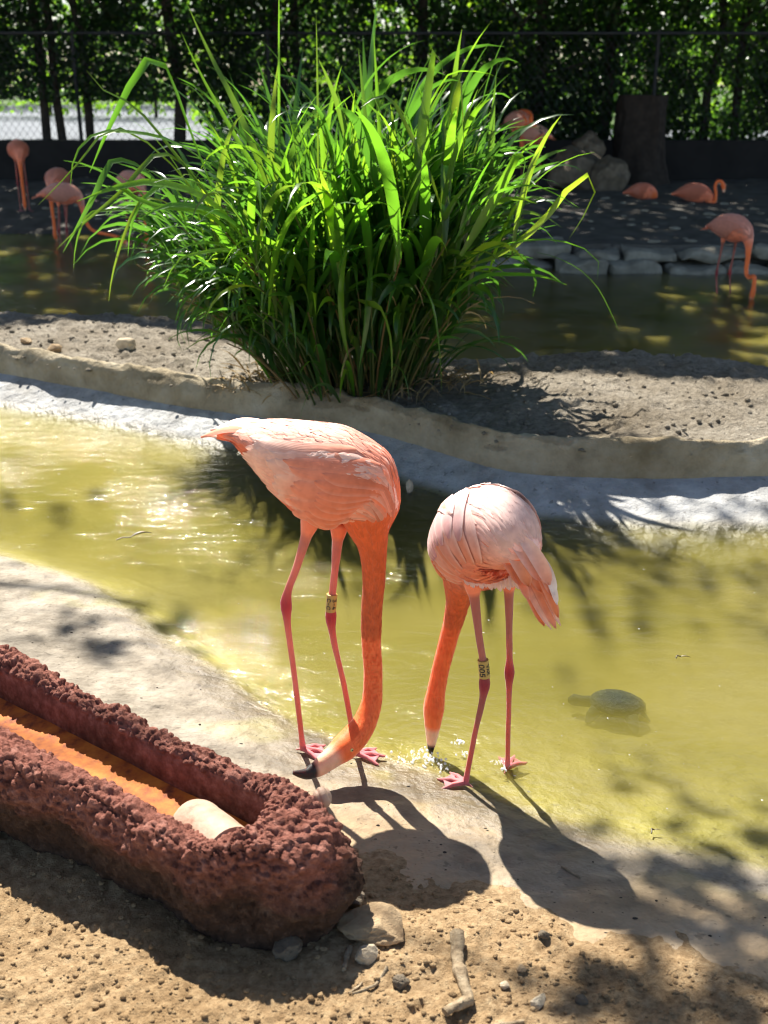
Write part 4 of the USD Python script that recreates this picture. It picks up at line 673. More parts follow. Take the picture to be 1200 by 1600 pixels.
# ------------------------------------------------------------------ flamingos
C_BODY, C_NECK, C_BACK = np.array([0.80, 0.215, 0.105]), np.array([0.84, 0.165, 0.038]), np.array([0.90, 0.54, 0.42])
C_LEG, C_KNEE, C_FOOT, C_BILL, C_BLK = np.array([0.46, 0.15, 0.105]), np.array([0.32, 0.028, 0.035]), np.array([0.52, 0.16, 0.17]), np.array([0.72, 0.42, 0.26]), np.array([0.014, 0.012, 0.012])
PK, PW, RD = np.array([.86, .36, .235]), np.array([.92, .66, .55]), np.array([.82, .18, .07])
class Loft:
    """Tail-to-bill skin: control rows (x, y, z, lateral radius, dorsal radius), L = the bird's left."""
    def __init__(s, ctrl, L, m=150, k=36):
        s.c = spline(np.asarray(ctrl, float), m); s.m, s.k = m, k; s.C = s.c[:, :3]; T = np.gradient(s.C, axis=0); s.T = T / np.linalg.norm(T, axis=1)[:, None]
        L = unit(L); B = L - (s.T @ L)[:, None] * s.T; s.B = B / np.linalg.norm(B, axis=1)[:, None]; s.N = np.cross(s.T, s.B)
        s.arc = np.r_[0, np.cumsum(np.linalg.norm(np.diff(s.C, axis=0), axis=1))]
    def at(s, u, ph, lift=0.0):             # u in 0..1 along the spine (rows), ph: 0 left, 90 back, 180 right, 270 belly (degrees)
        x = np.clip(np.asarray(u, float), 0, 1) * (s.m - 1); i = np.minimum(x.astype(int), s.m - 2); t = (x - i)[..., None]
        g = lambda A: A[i] * (1 - t) + A[i + 1] * t
        a = np.radians(np.asarray(ph, float))[..., None]; C, B, N, r = g(s.C), g(s.B), g(s.N), g(s.c[:, 3:5])
        ra, rb = r[..., :1], r[..., 1:]; d = ra * np.cos(a) * B + rb * np.sin(a) * N
        n = np.cos(a) / np.maximum(ra, 1e-4) * B + np.sin(a) / np.maximum(rb, 1e-4) * N; n = n / np.linalg.norm(n, axis=-1, keepdims=True)
        return C + d + n * (np.asarray(lift)[..., None] if np.ndim(lift) else lift)
    def mesh(s):
        ph = np.linspace(0, 360, s.k, endpoint=False); U, PH = np.meshgrid(np.linspace(0, 1, s.m), ph, indexing='ij'); v = s.at(U, PH).reshape(-1, 3)
        k, m = s.k, s.m; f = []
        i = np.arange(m - 1)[:, None] * k; j = np.arange(k)[None]; j2 = (j + 1) % k
        f.append(np.stack([(i + j).ravel(), (i + j2).ravel(), (i + j2 + k).ravel()], 1)); f.append(np.stack([(i + j).ravel(), (i + j2 + k).ravel(), (i + j + k).ravel()], 1))
        v = np.vstack([v, s.C[0], s.C[-1]]); n = m * k; a = np.arange(k); b = (a + 1) % k
        f.append(np.stack([np.full(k, n), b, a], 1)); f.append(np.stack([np.full(k, n + 1), (m - 1) * k + a, (m - 1) * k + b], 1))
        return trimesh.Trimesh(v, np.vstack(f)[:, ::-1], process=False)
def mani(v, f):
    t = trimesh.Trimesh(np.asarray(v, float), np.asarray(f), process=True)
    if t.volume < 0: t.invert()
    return m3.Manifold(m3.Mesh(np.asarray(t.vertices, np.float32), np.asarray(t.faces, np.uint32)))
def foot(ankle, az, z0, size=0.075, spread=0.62):
    """Three webbed toes and a small hind claw, on the ground at z0 below the ankle."""
    parts = []; a0 = np.array([ankle[0], ankle[1], z0 + 0.010]); tips = []
    for k, (da, ln) in enumerate(((-spread, .9), (0, 1.0), (spread, .86))):
        d = np.array([math.cos(az + da), math.sin(az + da), 0]); tip = a0 + d * size * ln - [0, 0, 0.006]; mid = a0 + d * size * .5 * ln + [0, 0, 0.003]
        parts.append(tube([a0 + [0, 0, .004], mid, tip - d * .008, tip], [.0075, .006, .0045, .0018], 8)); tips.append((mid, tip))
    for (m1, t1), (m2, t2) in zip(tips[:-1], tips[1:]):
        w = np.array([a0, m1 + (t1 - m1) * .6, m2 + (t2 - m2) * .6]); top = w + [0, 0, .0012]; bot = w - [0, 0, .0022]
        parts.append((np.vstack([top, bot]), np.array([[0, 1, 2], [5, 4, 3], [0, 3, 1], [1, 3, 4], [1, 4, 2], [2, 4, 5], [2, 5, 0], [0, 5, 3]])))
    d = np.array([math.cos(az + 3.0), math.sin(az + 3.0), 0]); parts.append(tube([a0, a0 + d * .012, a0 + d * .02 - [0, 0, .004]], [.005, .003, .0015], 6))
    return parts
def leg(hip, knee, ankle, r=1.0, n=40):
    P = spline(np.array([hip, hip + (knee - hip) * .5, knee, knee + (ankle - knee) * .5, ankle]), n); t = np.linspace(0, 1, n); kn = np.linalg.norm(knee - hip) / (np.linalg.norm(knee - hip) + np.linalg.norm(ankle - knee))
    rr = np.interp(t, [0, .08, kn * .5, kn - .06, kn, kn + .07, kn + .2, .94, 1], [.030, .0145, .0105, .0098, .0098, .0095, .0080, .0078, .0095]) + 0.0066 * np.exp(-((t - kn) / .045) ** 2)
    return tube(P, rr * r, 14, 0.06, 4), P, kn
def body_mesh(loft, legs, bill_from, neck_from, extra=None, tint=1.0, head_len=0.0, back=C_BACK, body=C_BODY, neckc=C_NECK, tip_black=0.35):
    """One continuous skin of body, neck, head, legs and feet, with its plumage colours per vertex."""
    b = loft.mesh(); M = mani(b.vertices, b.faces); cols = []
    for lg in legs:
        M = M + mani(*lg['mesh'])
        for p in lg['feet']: M = M + mani(*p)
    m = M.to_mesh(); v = np.array(m.vert_properties[:, :3]); f = np.array(m.tri_verts)
    d, i = cKDTree(loft.C).query(v); u = i / (loft.m - 1)
    x = v - loft.C[i]; up = (x * loft.N[i]).sum(1) / np.maximum(loft.c[i, 4], 1e-3)
    col = body + (back - body) * (0.75 * smoothstep(0.25, 0.95, up) * smoothstep(neck_from + .03, neck_from - .12, u))[:, None]
    col = col + (neckc - col) * smoothstep(neck_from - 0.08, neck_from + 0.05, u)[:, None]
    bl = smoothstep(bill_from - 0.012, bill_from + 0.012, u)[:, None]; col = col + (C_BILL - col) * bl
    tb = 1 - tip_black * (1 - bill_from); tk = smoothstep(tb - 0.006, tb + 0.006, u)[:, None]; col = col + (C_BLK - col) * tk
    mot = (fbm(v * np.array([70, 70, 25]), 3, 5) - .5)[:, None]; col = col * (1 + 0.13 * mot)
    sd = np.full(len(v), 9.0)
    for lg in legs:
        dl, il = cKDTree(lg['P']).query(v); t = il / (len(lg['P']) - 1)
        c = C_LEG + (C_KNEE - C_LEG) * np.exp(-((t - lg['kn']) / .07) ** 2)[:, None]; c = c + (C_FOOT - c) * smoothstep(.90, .99, t)[:, None]; c = c + (C_BODY - c) * smoothstep(0.10, 0.02, t)[:, None]; c = c * (1 + 0.4 * (fbm(v * np.array([40, 40, 14]), 3, 7) - .5)[:, None]) * lg.get('tint', 1.0)
        near = (dl < 0.026) & (t > 0.06) | ((v[:, 2] < lg['z0'] + 0.03) & (dl < 0.12) & (d > 0.045)); near &= dl < np.where(d < .06, .020, 9); near &= dl < sd
        sd = np.where(near, dl, sd); col = np.where(near[:, None], c, col)
    return (v, f), np.clip(col, 0.005, 1)
def feather(loft, u0, p0, u1, p1, w, lift=(0.001, 0.006), base=C_BACK, tip=None, n=8, bow=0.0, rg=RNG, edge=0.25, roll=0.0):
    t = np.linspace(0, 1, n); u = u0 + (u1 - u0) * t; ph = p0 + (p1 - p0) * t + bow * np.sin(np.pi * t)
    C = loft.at(u, ph, lift[0] + (lift[1] - lift[0]) * t); T = np.gradient(C, axis=0); T /= np.linalg.norm(T, axis=1)[:, None]
    Nn = loft.at(u, ph, 1.0) - loft.at(u, ph, 0.0); S_ = np.cross(T, Nn); S_ /= np.linalg.norm(S_, axis=1)[:, None]
    prof = np.interp(t, [0, .15, .45, .75, .92, 1], [.35, .75, 1, .95, .62, .12])[:, None] * w * .5
    q = np.stack([C - S_ * prof - Nn * w * .055, C - S_ * prof * .5 - Nn * w * .01, C + Nn * w * .02, C + S_ * prof * .5 - Nn * w * .01, C + S_ * prof - Nn * w * .055], 1)
    q = q + Nn[:, None] * (roll * w * np.array([1, .5, 0, -.5, -1]))[None, :, None] * np.interp(t, [0, .3, 1], [.3, 1, 1])[:, None, None]
    tip = base if tip is None else tip; c = base + (np.asarray(tip) - base) * (t ** 1.3)[:, None]; c = np.repeat(c[:, None], 5, 1)
    for k in (0, 4): c[:, k] = c[:, k] + (np.array([.92, .78, .72]) - c[:, k]) * edge
    uv = np.stack(np.meshgrid(t, np.linspace(0, 1, 5), indexing='ij'), -1)
    return strip(q), c.reshape(-1, 3), uv.reshape(-1, 2)
def free_feather(pts, w, side, base, tip, n=10, edge=0.2, cup=0.15):
    C = spline(np.asarray(pts, float), n); T = np.gradient(C, axis=0); T /= np.linalg.norm(T, axis=1)[:, None]; side = np.asarray(side, float)
    S_ = side - (T @ side)[:, None] * T; S_ /= np.linalg.norm(S_, axis=1)[:, None]; Nn = np.cross(S_, T); t = np.linspace(0, 1, n)
    prof = np.interp(t, [0, .15, .5, .8, .94, 1], [.5, .85, 1, .85, .5, .08])[:, None] * w * .5
    q = np.stack([C - S_ * prof - Nn * w * cup, C - S_ * prof * .5 - Nn * w * cup * .3, C, C + S_ * prof * .5 - Nn * w * cup * .3, C + S_ * prof - Nn * w * cup], 1)
    c = base + (np.asarray(tip) - base) * (t ** 1.2)[:, None]; c = np.repeat(c[:, None], 5, 1)
    for k in (0, 4): c[:, k] = c[:, k] + (np.array([.92, .78, .72]) - c[:, k]) * edge
    uv = np.stack(np.meshgrid(t, np.linspace(0, 1, 5), indexing='ij'), -1)
    return strip(q), c.reshape(-1, 3), uv.reshape(-1, 2)
def plumage(loft, n, u_lo, u_hi, rg, colfn, size=(0.02, 0.045), avoid=None, phr=(0, 360), flow=None):
    out = []
    for _ in range(n):
        u = u_lo + (u_hi - u_lo) * rg.random(); ph = phr[0] + (phr[1] - phr[0]) * rg.random(); 
        if avoid and avoid(u, ph): continue
        L = size[0] + (size[1] - size[0]) * rg.random() * smoothstep(u_hi, u_hi - .25, u); i = int(u * (loft.m - 1)); du = L / loft.arc[-1] * np.ptp(np.linspace(0, 1, loft.m)) / max(1e-6, (loft.arc[min(i + 1, loft.m - 1)] - loft.arc[i]) * (loft.m - 1) / loft.arc[-1])
        drop = (flow(u, ph) if flow else 0) + rg.normal(0, 4)
        b = colfn(u, ph) * rg.uniform(.92, 1.08); out.append(feather(loft, u, ph, max(0.0, u - du), ph + drop, L * rg.uniform(.30, .45), (0.0001, 0.0020), b, np.minimum(b * 1.05 + .01, 1), n=5, rg=rg, edge=.06))
    return out
def down(loft, n, u_lo, u_hi, rg, colfn, size=(.007, .016)):
    """Fine loose barbs lying back over the skin."""
    u = rg.uniform(u_lo, u_hi, n); ph = rg.uniform(0, 360, n); L = rg.uniform(*size, n); L = L * np.interp(u, [u_lo, .5, u_hi], [1.2, .9, .5])
    du = L / np.interp(u * (loft.m - 1), np.arange(loft.m - 1) + .5, np.diff(loft.arc) * (loft.m - 1)); lift = L * rg.uniform(.10, .34, n)
    a = loft.at(u, ph - 1.0, .0003); b = loft.at(u, ph + 1.0, .0003); r = np.linalg.norm(a - b, axis=1)[:, None]; mid = (a + b) / 2; w = .0009 / np.maximum(r, 1e-6); a = mid + (a - mid) * w; b = mid + (b - mid) * w
    t = loft.at(np.maximum(u - du, 0), ph + rg.normal(0, 7, n), lift); c = np.array([colfn(x, y) for x, y in zip(u, ph)]) * rg.uniform(.85, 1.12, (n, 1)); v = np.stack([a, b, t], 1).reshape(-1, 3)
    c3 = np.stack([c, c, np.minimum(c * 1.12 + .02, 1)], 1).reshape(-1, 3); return v, np.arange(3 * n).reshape(-1, 3), c3
def merge(fs): return join([f[0] for f in fs]), np.vstack([f[1] for f in fs]), np.vstack([f[2] for f in fs])
def leg_band(parent, off, lg, t, lines, facing, r=0.0125, hgt=0.046):
    """Yellow ring round the leg, with columns of characters reading down the leg, wrapped on it."""
    P = lg['P']; i = t * (len(P) - 1); c = spline(P, np.array([t]))[0]; ax = unit(spline(P, np.array([t - .03]))[0] - spline(P, np.array([t + .03]))[0])
    e1 = unit(np.asarray(facing) - ax * np.dot(facing, ax)); e2 = np.cross(ax, e1)
    ring = tube([c - ax * hgt / 2, c - ax * hgt * .49, c + ax * hgt * .49, c + ax * hgt / 2], [r * .9, r, r, r * .9], 28); b = obj('leg_band', ring, M_YELLOW, parent, 40, off=off)
    for txt, ang, hh in lines:
        tm = text_mesh(txt, hh, 0.0006, bold=True); tm = tm.subdivide().subdivide(); v = tm.vertices.copy(); v[:, 0] -= np.ptp(v[:, 0]) / 2 + v[:, 0].min(); v[:, 1] -= hh / 2
        a = np.radians(ang) + v[:, 1] / r; rad = r + 0.0002 + v[:, 2]
        w = c + ax * (-v[:, 0])[:, None] + e1 * (np.cos(a) * rad)[:, None] + e2 * (np.sin(a) * rad)[:, None]
        obj('band_lettering', (w, np.array(tm.faces)), M_BLACK, b, False, off=off)
def eye(parent, off, loft, u, ph): 
    e = trimesh.creation.icosphere(2, 0.0045); e.apply_translation(loft.at(np.array(u), np.array(ph), -0.001)); ep = obj('eye', (np.array(e.vertices), np.array(e.faces)), M_EYE, parent, True, off=off)
    p = trimesh.creation.icosphere(2, 0.0022); p.apply_translation(loft.at(np.array(u), np.array(ph), 0.0024)); obj('pupil', (np.array(p.vertices), np.array(p.faces)), M_BLACK, ep, True, off=off)
def px_ctrl(rows): 
    out = []
    for px, py, Y, ra, rb in rows: p = V(px, py, Y); k = mpp(p); out.append([*p, ra * k, rb * k])
    return np.array(out)
def mkleg(hip, knee, ankle, z0, az, r=1.0, tint=1.0, size=0.075):
    m_, P, kn = leg(np.asarray(hip), np.asarray(knee), np.asarray(ankle), r); return dict(mesh=m_, P=P, kn=kn, feet=foot(ankle, az, z0, size), z0=z0, tint=tint)
def bz(x, y): return float(bank_z(np.array([x]), np.array([y]))[0])
def add_feather(name, fe, parent, off): return obj(name, fe[0], M_FEATHER, parent, True, fe[1], off, None, fe[2])

# --- first flamingo: side on, its neck straight down and its bill at the trough
Y1 = 2.42
c1 = px_ctrl([(340, 676, Y1, 10, 7), (362, 676, Y1, 24, 12), (390, 684, Y1, 44, 26), (425, 698, Y1, 62, 45), (470, 721, Y1, 74, 68), (515, 743, Y1, 80, 81), (552, 764, Y1, 76, 79), (574, 795, Y1 - .005, 52, 52), (577, 826, Y1 - .01, 31, 33), (582, 852, Y1 - .015, 21, 22.5), (584, 880, Y1 - .018, 17.5, 18.5), (584, 912, Y1 - .02, 16, 16.5), (581, 950, Y1 - .03, 15, 15.5), (580, 1000, Y1 - .045, 14.5, 15), (583, 1050, Y1 - .06, 14.5, 14.5), (582, 1088, Y1 - .075, 15, 15.5), (573, 1122, Y1 - .095, 17, 18), (557, 1148, Y1 - .12, 20, 21), (540, 1166, Y1 - .145, 20, 22), (523, 1180, Y1 - .17, 16, 18.5), (508, 1192, Y1 - .19, 13, 16), (494, 1202, Y1 - .205, 10, 14), (482, 1208, Y1 - .22, 8, 11), (470, 1209, Y1 - .232, 6, 7), (458, 1207, Y1 - .24, 3, 3)])
lf1 = Loft(c1, (0, 1, 0), 190, 40); f1a, f1b = G(474, 1188, 0.0), G(558, 1190, 0.0)
z1a, z1b = max(bz(*f1a[:2]), -.01), max(bz(*f1b[:2]), -.01)
lg1 = [mkleg(V(487, 808, Y1 - .045), V(447, 945, (Y1 + f1a[1]) / 2 - .02), np.array([f1a[0], f1a[1], z1a + .012]), z1a, -0.15, .90), mkleg(V(530, 815, Y1 + .035), V(517, 962, (Y1 + f1b[1]) / 2 + .02), np.array([f1b[0], f1b[1], z1b + .012]), z1b, 0.05, .90)]
o1 = np.array([(f1a[0] + f1b[0]) / 2, (f1a[1] + f1b[1]) / 2, 0.0])
t1 = thing('flamingo', 'nearest flamingo seen side on, its neck straight down and bill at the trough', 'flamingo', o1, 'flamingos')
mesh1, col1 = body_mesh(lf1, lg1, 0.895, 0.42, tip_black=.5); obj('body', mesh1, M_SKIN, t1, True, col1, o1)
rg = np.random.default_rng(1)
def row_u(loft, d): return np.interp(d, loft.arc, np.linspace(0, 1, loft.m))
S0, S1 = 0.0, lf1.arc[-1]
def U(px):                                  # row of the first bird's trunk at a photo x
    xs_ = np.array([lf1.C[i][0] for i in range(lf1.m)]); k = int(0.40 * lf1.m); return float(np.interp(V(px, 740, Y1)[0], xs_[:k], np.linspace(0, 1, lf1.m)[:k]))
def col_1(u, ph):
    d = math.cos(math.radians(ph - 90)); c = C_BODY + (C_BACK - C_BODY) * float(np.clip(0.42 + 0.62 * d, 0, 1)) * float(smoothstep(.36, .22, u)); c = c + (RD - c) * .8 * float(smoothstep(.1, -.45, d)) * float(smoothstep(.24, .14, u)); return c + (C_NECK - c) * float(smoothstep(.27, .40, u)) * .85
pl = plumage(lf1, 3000, 0.05, 0.62, rg, col_1, (0.02, 0.05)); m_, c_, uv_ = merge(pl); obj('body_plumage', m_, M_FEATHER, t1, True, c_, o1, 'stuff', uv_)
dv, df_, dc = down(lf1, 9000, .05, .86, rg, col_1); obj('down', (dv, df_), M_FEATHER, t1, False, dc, o1, 'stuff', np.zeros((len(dv), 2)))
def wing(t, off, lf, side, spec, seed):
    """side: angle of the wing's middle (180 right, 0 left); spec rows: (u0, d0, u1, d1, width, lift0, lift1, base, tip)."""
    w = None; rg = np.random.default_rng(seed); sg = 1 if side == 180 else -1
    cov = []
    for k in range(520):                     # small coverts over the folded wing
        u = rg.uniform(.10, .355); d = rg.uniform(-48, 42) - 20 * (u - .2) * 5; L = rg.uniform(.03, .055); du = L / lf.arc[-1]; b = PW * rg.uniform(.95, 1.05) + (np.array([.80, .25, .13]) * rg.uniform(.8, 1.25) - PW) * rg.uniform(.45, 1) * max(float(smoothstep(-38, 0, d)) * float(smoothstep(.08, .27, u)), float(smoothstep(.27, .34, u)))
        ph = (90 + 90 - d if side == 180 else 0 + d) if False else (180 + d if side == 180 else -d)
        cov.append(feather(lf, u, ph, max(0, u - du), ph + sg * rg.normal(9, 5), L * .42, (.004, .007), b, np.minimum(b * 1.10, 1), 6, 0, rg, .12))
    m_, c_, uv_ = merge(cov); w = obj('wing', m_, M_FEATHER, t, True, c_, off, None, uv_)
    for (u0, d0, u1, d1, wd, l0, l1, b, tp, bow) in spec:
        ph = lambda d: (180 + d if side == 180 else -d)
        d0 += rg.normal(0, 2.5); d1 += rg.normal(0, 3.5); u1 += rg.normal(0, .008); wd *= rg.uniform(.85, 1.2)
        add_feather('wing_feather', feather(lf, u0, ph(d0), u1, ph(d1), wd, (l0 * .8, l1 * .8), np.asarray(b) * rg.uniform(.93, 1.06), tp, 14, sg * bow, rg, .18, .025 * sg), w, off)
    return w
spec1 = []
for k in range(9):                           # long rear coverts sweeping down and back, upper row pale
    spec1.append((.25 - .008 * k, -58 + 9 * k, .085 + .010 * k, -22 + 7.5 * k, .040, .006, .0105, PK, PW, 8))
for k in range(9): spec1.append((.29 - .006 * k, -56 + 9.5 * k, .145 + .008 * k, -16 + 7.5 * k, .038, .007, .0115, PK * [.98, .86, .82], PK, 9))
for k in range(9): spec1.append((.325 - .004 * k, -50 + 10 * k, .20 + .004 * k, -12 + 7 * k, .034, .007, .0115, np.array([.82, .24, .11]), PK * [1, .9, .85], 8))
for sd in (180, 0): wing(t1, o1, lf1, sd, spec1, 11)
sideY = np.array([0, 1.0, 0.25])
for k, (a, b, c, wd, bb, tp) in enumerate([((420, 672), (365, 668), (313, 682), .030, RD, PK), ((425, 680), (370, 674), (322, 680), .030, PK, PW), ((415, 664), (365, 662), (328, 671), .03, PW, PW), ((430, 690), (380, 682), (338, 683), .032, RD, RD * [1, 1.3, 1.3]), ((420, 660), (380, 655), (345, 664), .032, PW, PW)]):
    dy = (-.03, .0, .02, -.015, .03)[k]; add_feather('tail_feather', free_feather([V(*a, Y1 + dy), V(*b, Y1 + dy * .8), V(*c, Y1 + dy * .6)], wd, sideY, bb, tp), t1, o1)
for k in range(6):                           # red underwing edge from the rear down to the thigh
    a = np.array([398 + 14 * k, 688 + 15 * k]); b = a + [-20, -1]; add_feather('flank_feather', free_feather([V(*(a + [26, 6]), Y1 - .055 - .004 * k), V(*a, Y1 - .050 - .004 * k), V(*b, Y1 - .040)], .026, (0.2, .2, 1), RD, RD * [1, 1.2, 1.2]), t1, o1)
leg_band(t1, o1, lg1[1], .33, [('C-C', -30, .0105), ('3-4', 34, .0105)], (0.05, -1, .2), r=.0135)
eye(t1, o1, lf1, .868, 180)

# --- second flamingo: seen from behind, tail towards us, bill in the water
c2 = px_ctrl([(842, 908, 2.11, 12, 9), (822, 884, 2.155, 44, 36), (790, 852, 2.225, 68, 63), (764, 838, 2.31, 79, 76), (746, 842, 2.41, 73, 73), (730, 864, 2.49, 49, 54), (719, 900, 2.525, 27, 29), (713, 940, 2.53, 16.5, 17.5), (702, 990, 2.52, 14, 14.5), (690, 1040, 2.51, 13.5, 13.5), (682, 1078, 2.50, 14, 15), (678, 1104, 2.495, 15.5, 19), (676, 1128, 2.487, 12.5, 17), (675, 1146, 2.482, 9.5, 12.5), (674, 1160, 2.478, 7, 9), (673, 1172, 2.474, 4, 6), (673, 1180, 2.47, 2, 3)])
for i_ in range(len(c2)): c2[i_, 1] = 2.345 + (c2[i_, 1] - 2.345) * (0.58 if i_ < 5 else min(1.0, 0.58 + 0.09 * (i_ - 4)))
FW2 = unit(np.array([c2[4][0] - c2[2][0], c2[4][1] - c2[2][1], 0])); LT2 = np.array([-FW2[1], FW2[0], 0])
lf2 = Loft(c2, LT2, 190, 40); f2a, f2b = G(727, 1232, 0.0), G(793, 1196, 0.0); z2a, z2b = max(bz(*f2a[:2]), -.012), max(bz(*f2b[:2]), -.02)
lg2 = [mkleg(V(738, 905, 2.31), V(757, 1068, 2.30), np.array([f2a[0], f2a[1], z2a + .012]), z2a, 2.75, .86, .72), mkleg(V(795, 900, 2.36), V(796, 1050, 2.38), np.array([f2b[0], f2b[1], z2b + .012]), z2b, 1.2, .80, .72)]
o2 = np.array([(f2a[0] + f2b[0]) / 2, (f2a[1] + f2b[1]) / 2, 0.0])
t2 = thing('flamingo', 'pale backed flamingo seen from behind, bill dipped in the foaming water', 'flamingo', o2, 'flamingos')
mesh2, col2 = body_mesh(lf2, lg2, 0.915, 0.43, tip_black=.4, back=np.array([.88, .62, .54])); obj('body', mesh2, M_SKIN, t2, True, col2, o2)
rg = np.random.default_rng(2)
def col_2(u, ph):
    d = math.cos(math.radians(ph - 90)); c = C_BODY + (np.array([.88, .62, .54]) - C_BODY) * float(np.clip(0.55 + 0.6 * d, 0, 1)) * float(smoothstep(.40, .26, u)); return c + (C_NECK - c) * float(smoothstep(.30, .42, u)) * .85
pl = plumage(lf2, 2300, 0.06, 0.60, rg, col_2, (0.02, 0.05)); m_, c_, uv_ = merge(pl); obj('body_plumage', m_, M_FEATHER, t2, True, c_, o2, 'stuff', uv_)
LV, LP = np.array([.70, .42, .40]), np.array([.90, .70, .64])
dv, df_, dc = down(lf2, 9000, .05, .88, rg, col_2); obj('down', (dv, df_), M_FEATHER, t2, False, dc, o2, 'stuff', np.zeros((len(dv), 2)))
def wing2(side, seed):
    rg = np.random.default_rng(seed); sg = 1 if side == 180 else -1; ph = lambda d: (180 + d if side == 180 else -d)
    cov = []
    for k in range(120):
        u = rg.uniform(.20, .36); d = rg.uniform(-93, -54); L = rg.uniform(.03, .05); du = L / lf2.arc[-1]; b = LP * rg.uniform(.94, 1.06); cov.append(feather(lf2, u, ph(d), u - du, ph(d + rg.normal(8, 4)), L * .5, (.003, .0065), b, np.minimum(b * 1.06, 1), 6, 0, rg, .3))
    m_, c_, uv_ = merge(cov); w = obj('wing', m_, M_FEATHER, t2, True, c_, o2, None, uv_)
    for k in range(8):                       # orange inner coverts glimpsed at the shoulder
        add_feather('wing_feather', feather(lf2, .345 - .003 * k, ph(-42 + 5 * k), .275, ph(-10 + 6 * k), .026, (.0085, .010), RD * [1.05, 1.2, .8], RD * [1, 1.3, 1], 12, 0, rg, .1), w, o2)
    for k in range(9):                       # long pale feathers falling from the back over the flank
        t_ = k / 8; b = (PK * [1, 1.15, 1.2]) if k % 3 == 1 else (LP * (1 - t_) + LV * t_ if k % 2 else LP)
        add_feather('wing_feather', feather(lf2, .335 - .024 * k, ph(-66 + 2 * k), .245 - .020 * k, ph(50 + 5 * (k % 2) - 3.5 * k), .050, (.003, .0055), b, np.array([.80, .30, .19]) * rg.uniform(.9, 1.1), 18, 6, rg, .45, .035 * sg), w, o2)
    for k in range(8): add_feather('wing_feather', feather(lf2, .33 - .024 * k, ph(-76 + k), .262 - .020 * k, ph(8 + 3 * (k % 3) - 2 * k), .046, (.005, .0085), LP * rg.uniform(.95, 1.05), LV * np.array([1, .9, .95]) * rg.uniform(.85, 1.05), 16, 5, rg, .6, .035 * sg), w, o2)
    for k in range(7):                       # pale scapulars lying over the middle of the back
        add_feather('wing_feather', feather(lf2, .352 - .016 * k, ph(-96 + 4 * k), .245 - .017 * k, ph(-62 + 5 * k), .050, (.0092, .0108), LP * rg.uniform(.97, 1.04), (PK * [1, 1.25, 1.3] if k % 2 else LP), 14, 4, rg, .35), w, o2)
for sd in (180, 0): wing2(sd, 21 + sd)
rt = np.array([1.0, .25, .2])
for k, (a, b, c, wd, bb, tp) in enumerate([((800, 862), (822, 915), (850, 978), .026, PK, RD * [1.05, 1.5, 1.6]), ((812, 858), (838, 915), (868, 982), .026, RD * [1, 1.6, 1.6], PK), ((795, 868), (812, 905), (826, 938), .022, RD, PK), ((822, 856), (848, 905), (872, 965), .024, PK, RD * [1, 1.5, 1.5]), ((806, 850), (826, 880), (846, 925), .034, PW, RD * [1.0, 1.4, 1.4]), ((820, 850), (842, 880), (862, 930), .03, PW, PK), ((834, 862), (854, 890), (866, 930), .024, np.array([.9, .86, .84]), np.array([.92, .9, .88])), ((838, 872), (858, 905), (870, 945), .018, np.array([.9, .86, .84]), np.array([.9, .85, .82])), ((802, 858), (834, 920), (856, 972), .02, RD, RD * [1, 1.4, 1.2]), ((786, 846), (808, 876), (826, 916), .036, PW, RD * [1.05, 1.7, 1.6]), ((798, 842), (824, 872), (844, 908), .036, PW, PK), ((814, 842), (838, 872), (858, 914), .034, PW, PK * [1, 1.1, 1.1]), ((778, 858), (798, 884), (812, 914), .03, PK, RD * [1, 1.5, 1.5]), ((826, 868), (850, 925), (876, 978), .014, RD * [1.05, 1.7, 1.6], PW), ((808, 872), (832, 935), (862, 984), .014, PK, PW)]):
    dy = -.005 * (k % 4); add_feather('tail_feather', free_feather([V(*a, 2.225 + dy), V(*b, 2.20 + dy), V(*c, 2.185 + dy)], wd, rt, bb, tp, 12), t2, o2)
for k in range(14):                          # soft vent feathers above the legs
    x = 728 + k * 7; add_feather('vent_feather', free_feather([V(x, 893, 2.30 + .004 * (k % 3)), V(x + 2, 908, 2.285), V(x + 3 + 2 * (k % 2), 921 - abs(k - 7) * .9 + 3 * (k % 2), 2.28)], .018, rt, PW, np.array([.92, .78, .70]), 8), t2, o2)
leg_band(t2, o2, lg2[0], .42, [('005', -20, .0135), ('VXK', 52, .010)], (-.1, -1, .2), r=.0135, hgt=.047)
eye(t2, o2, lf2, .868, 180)

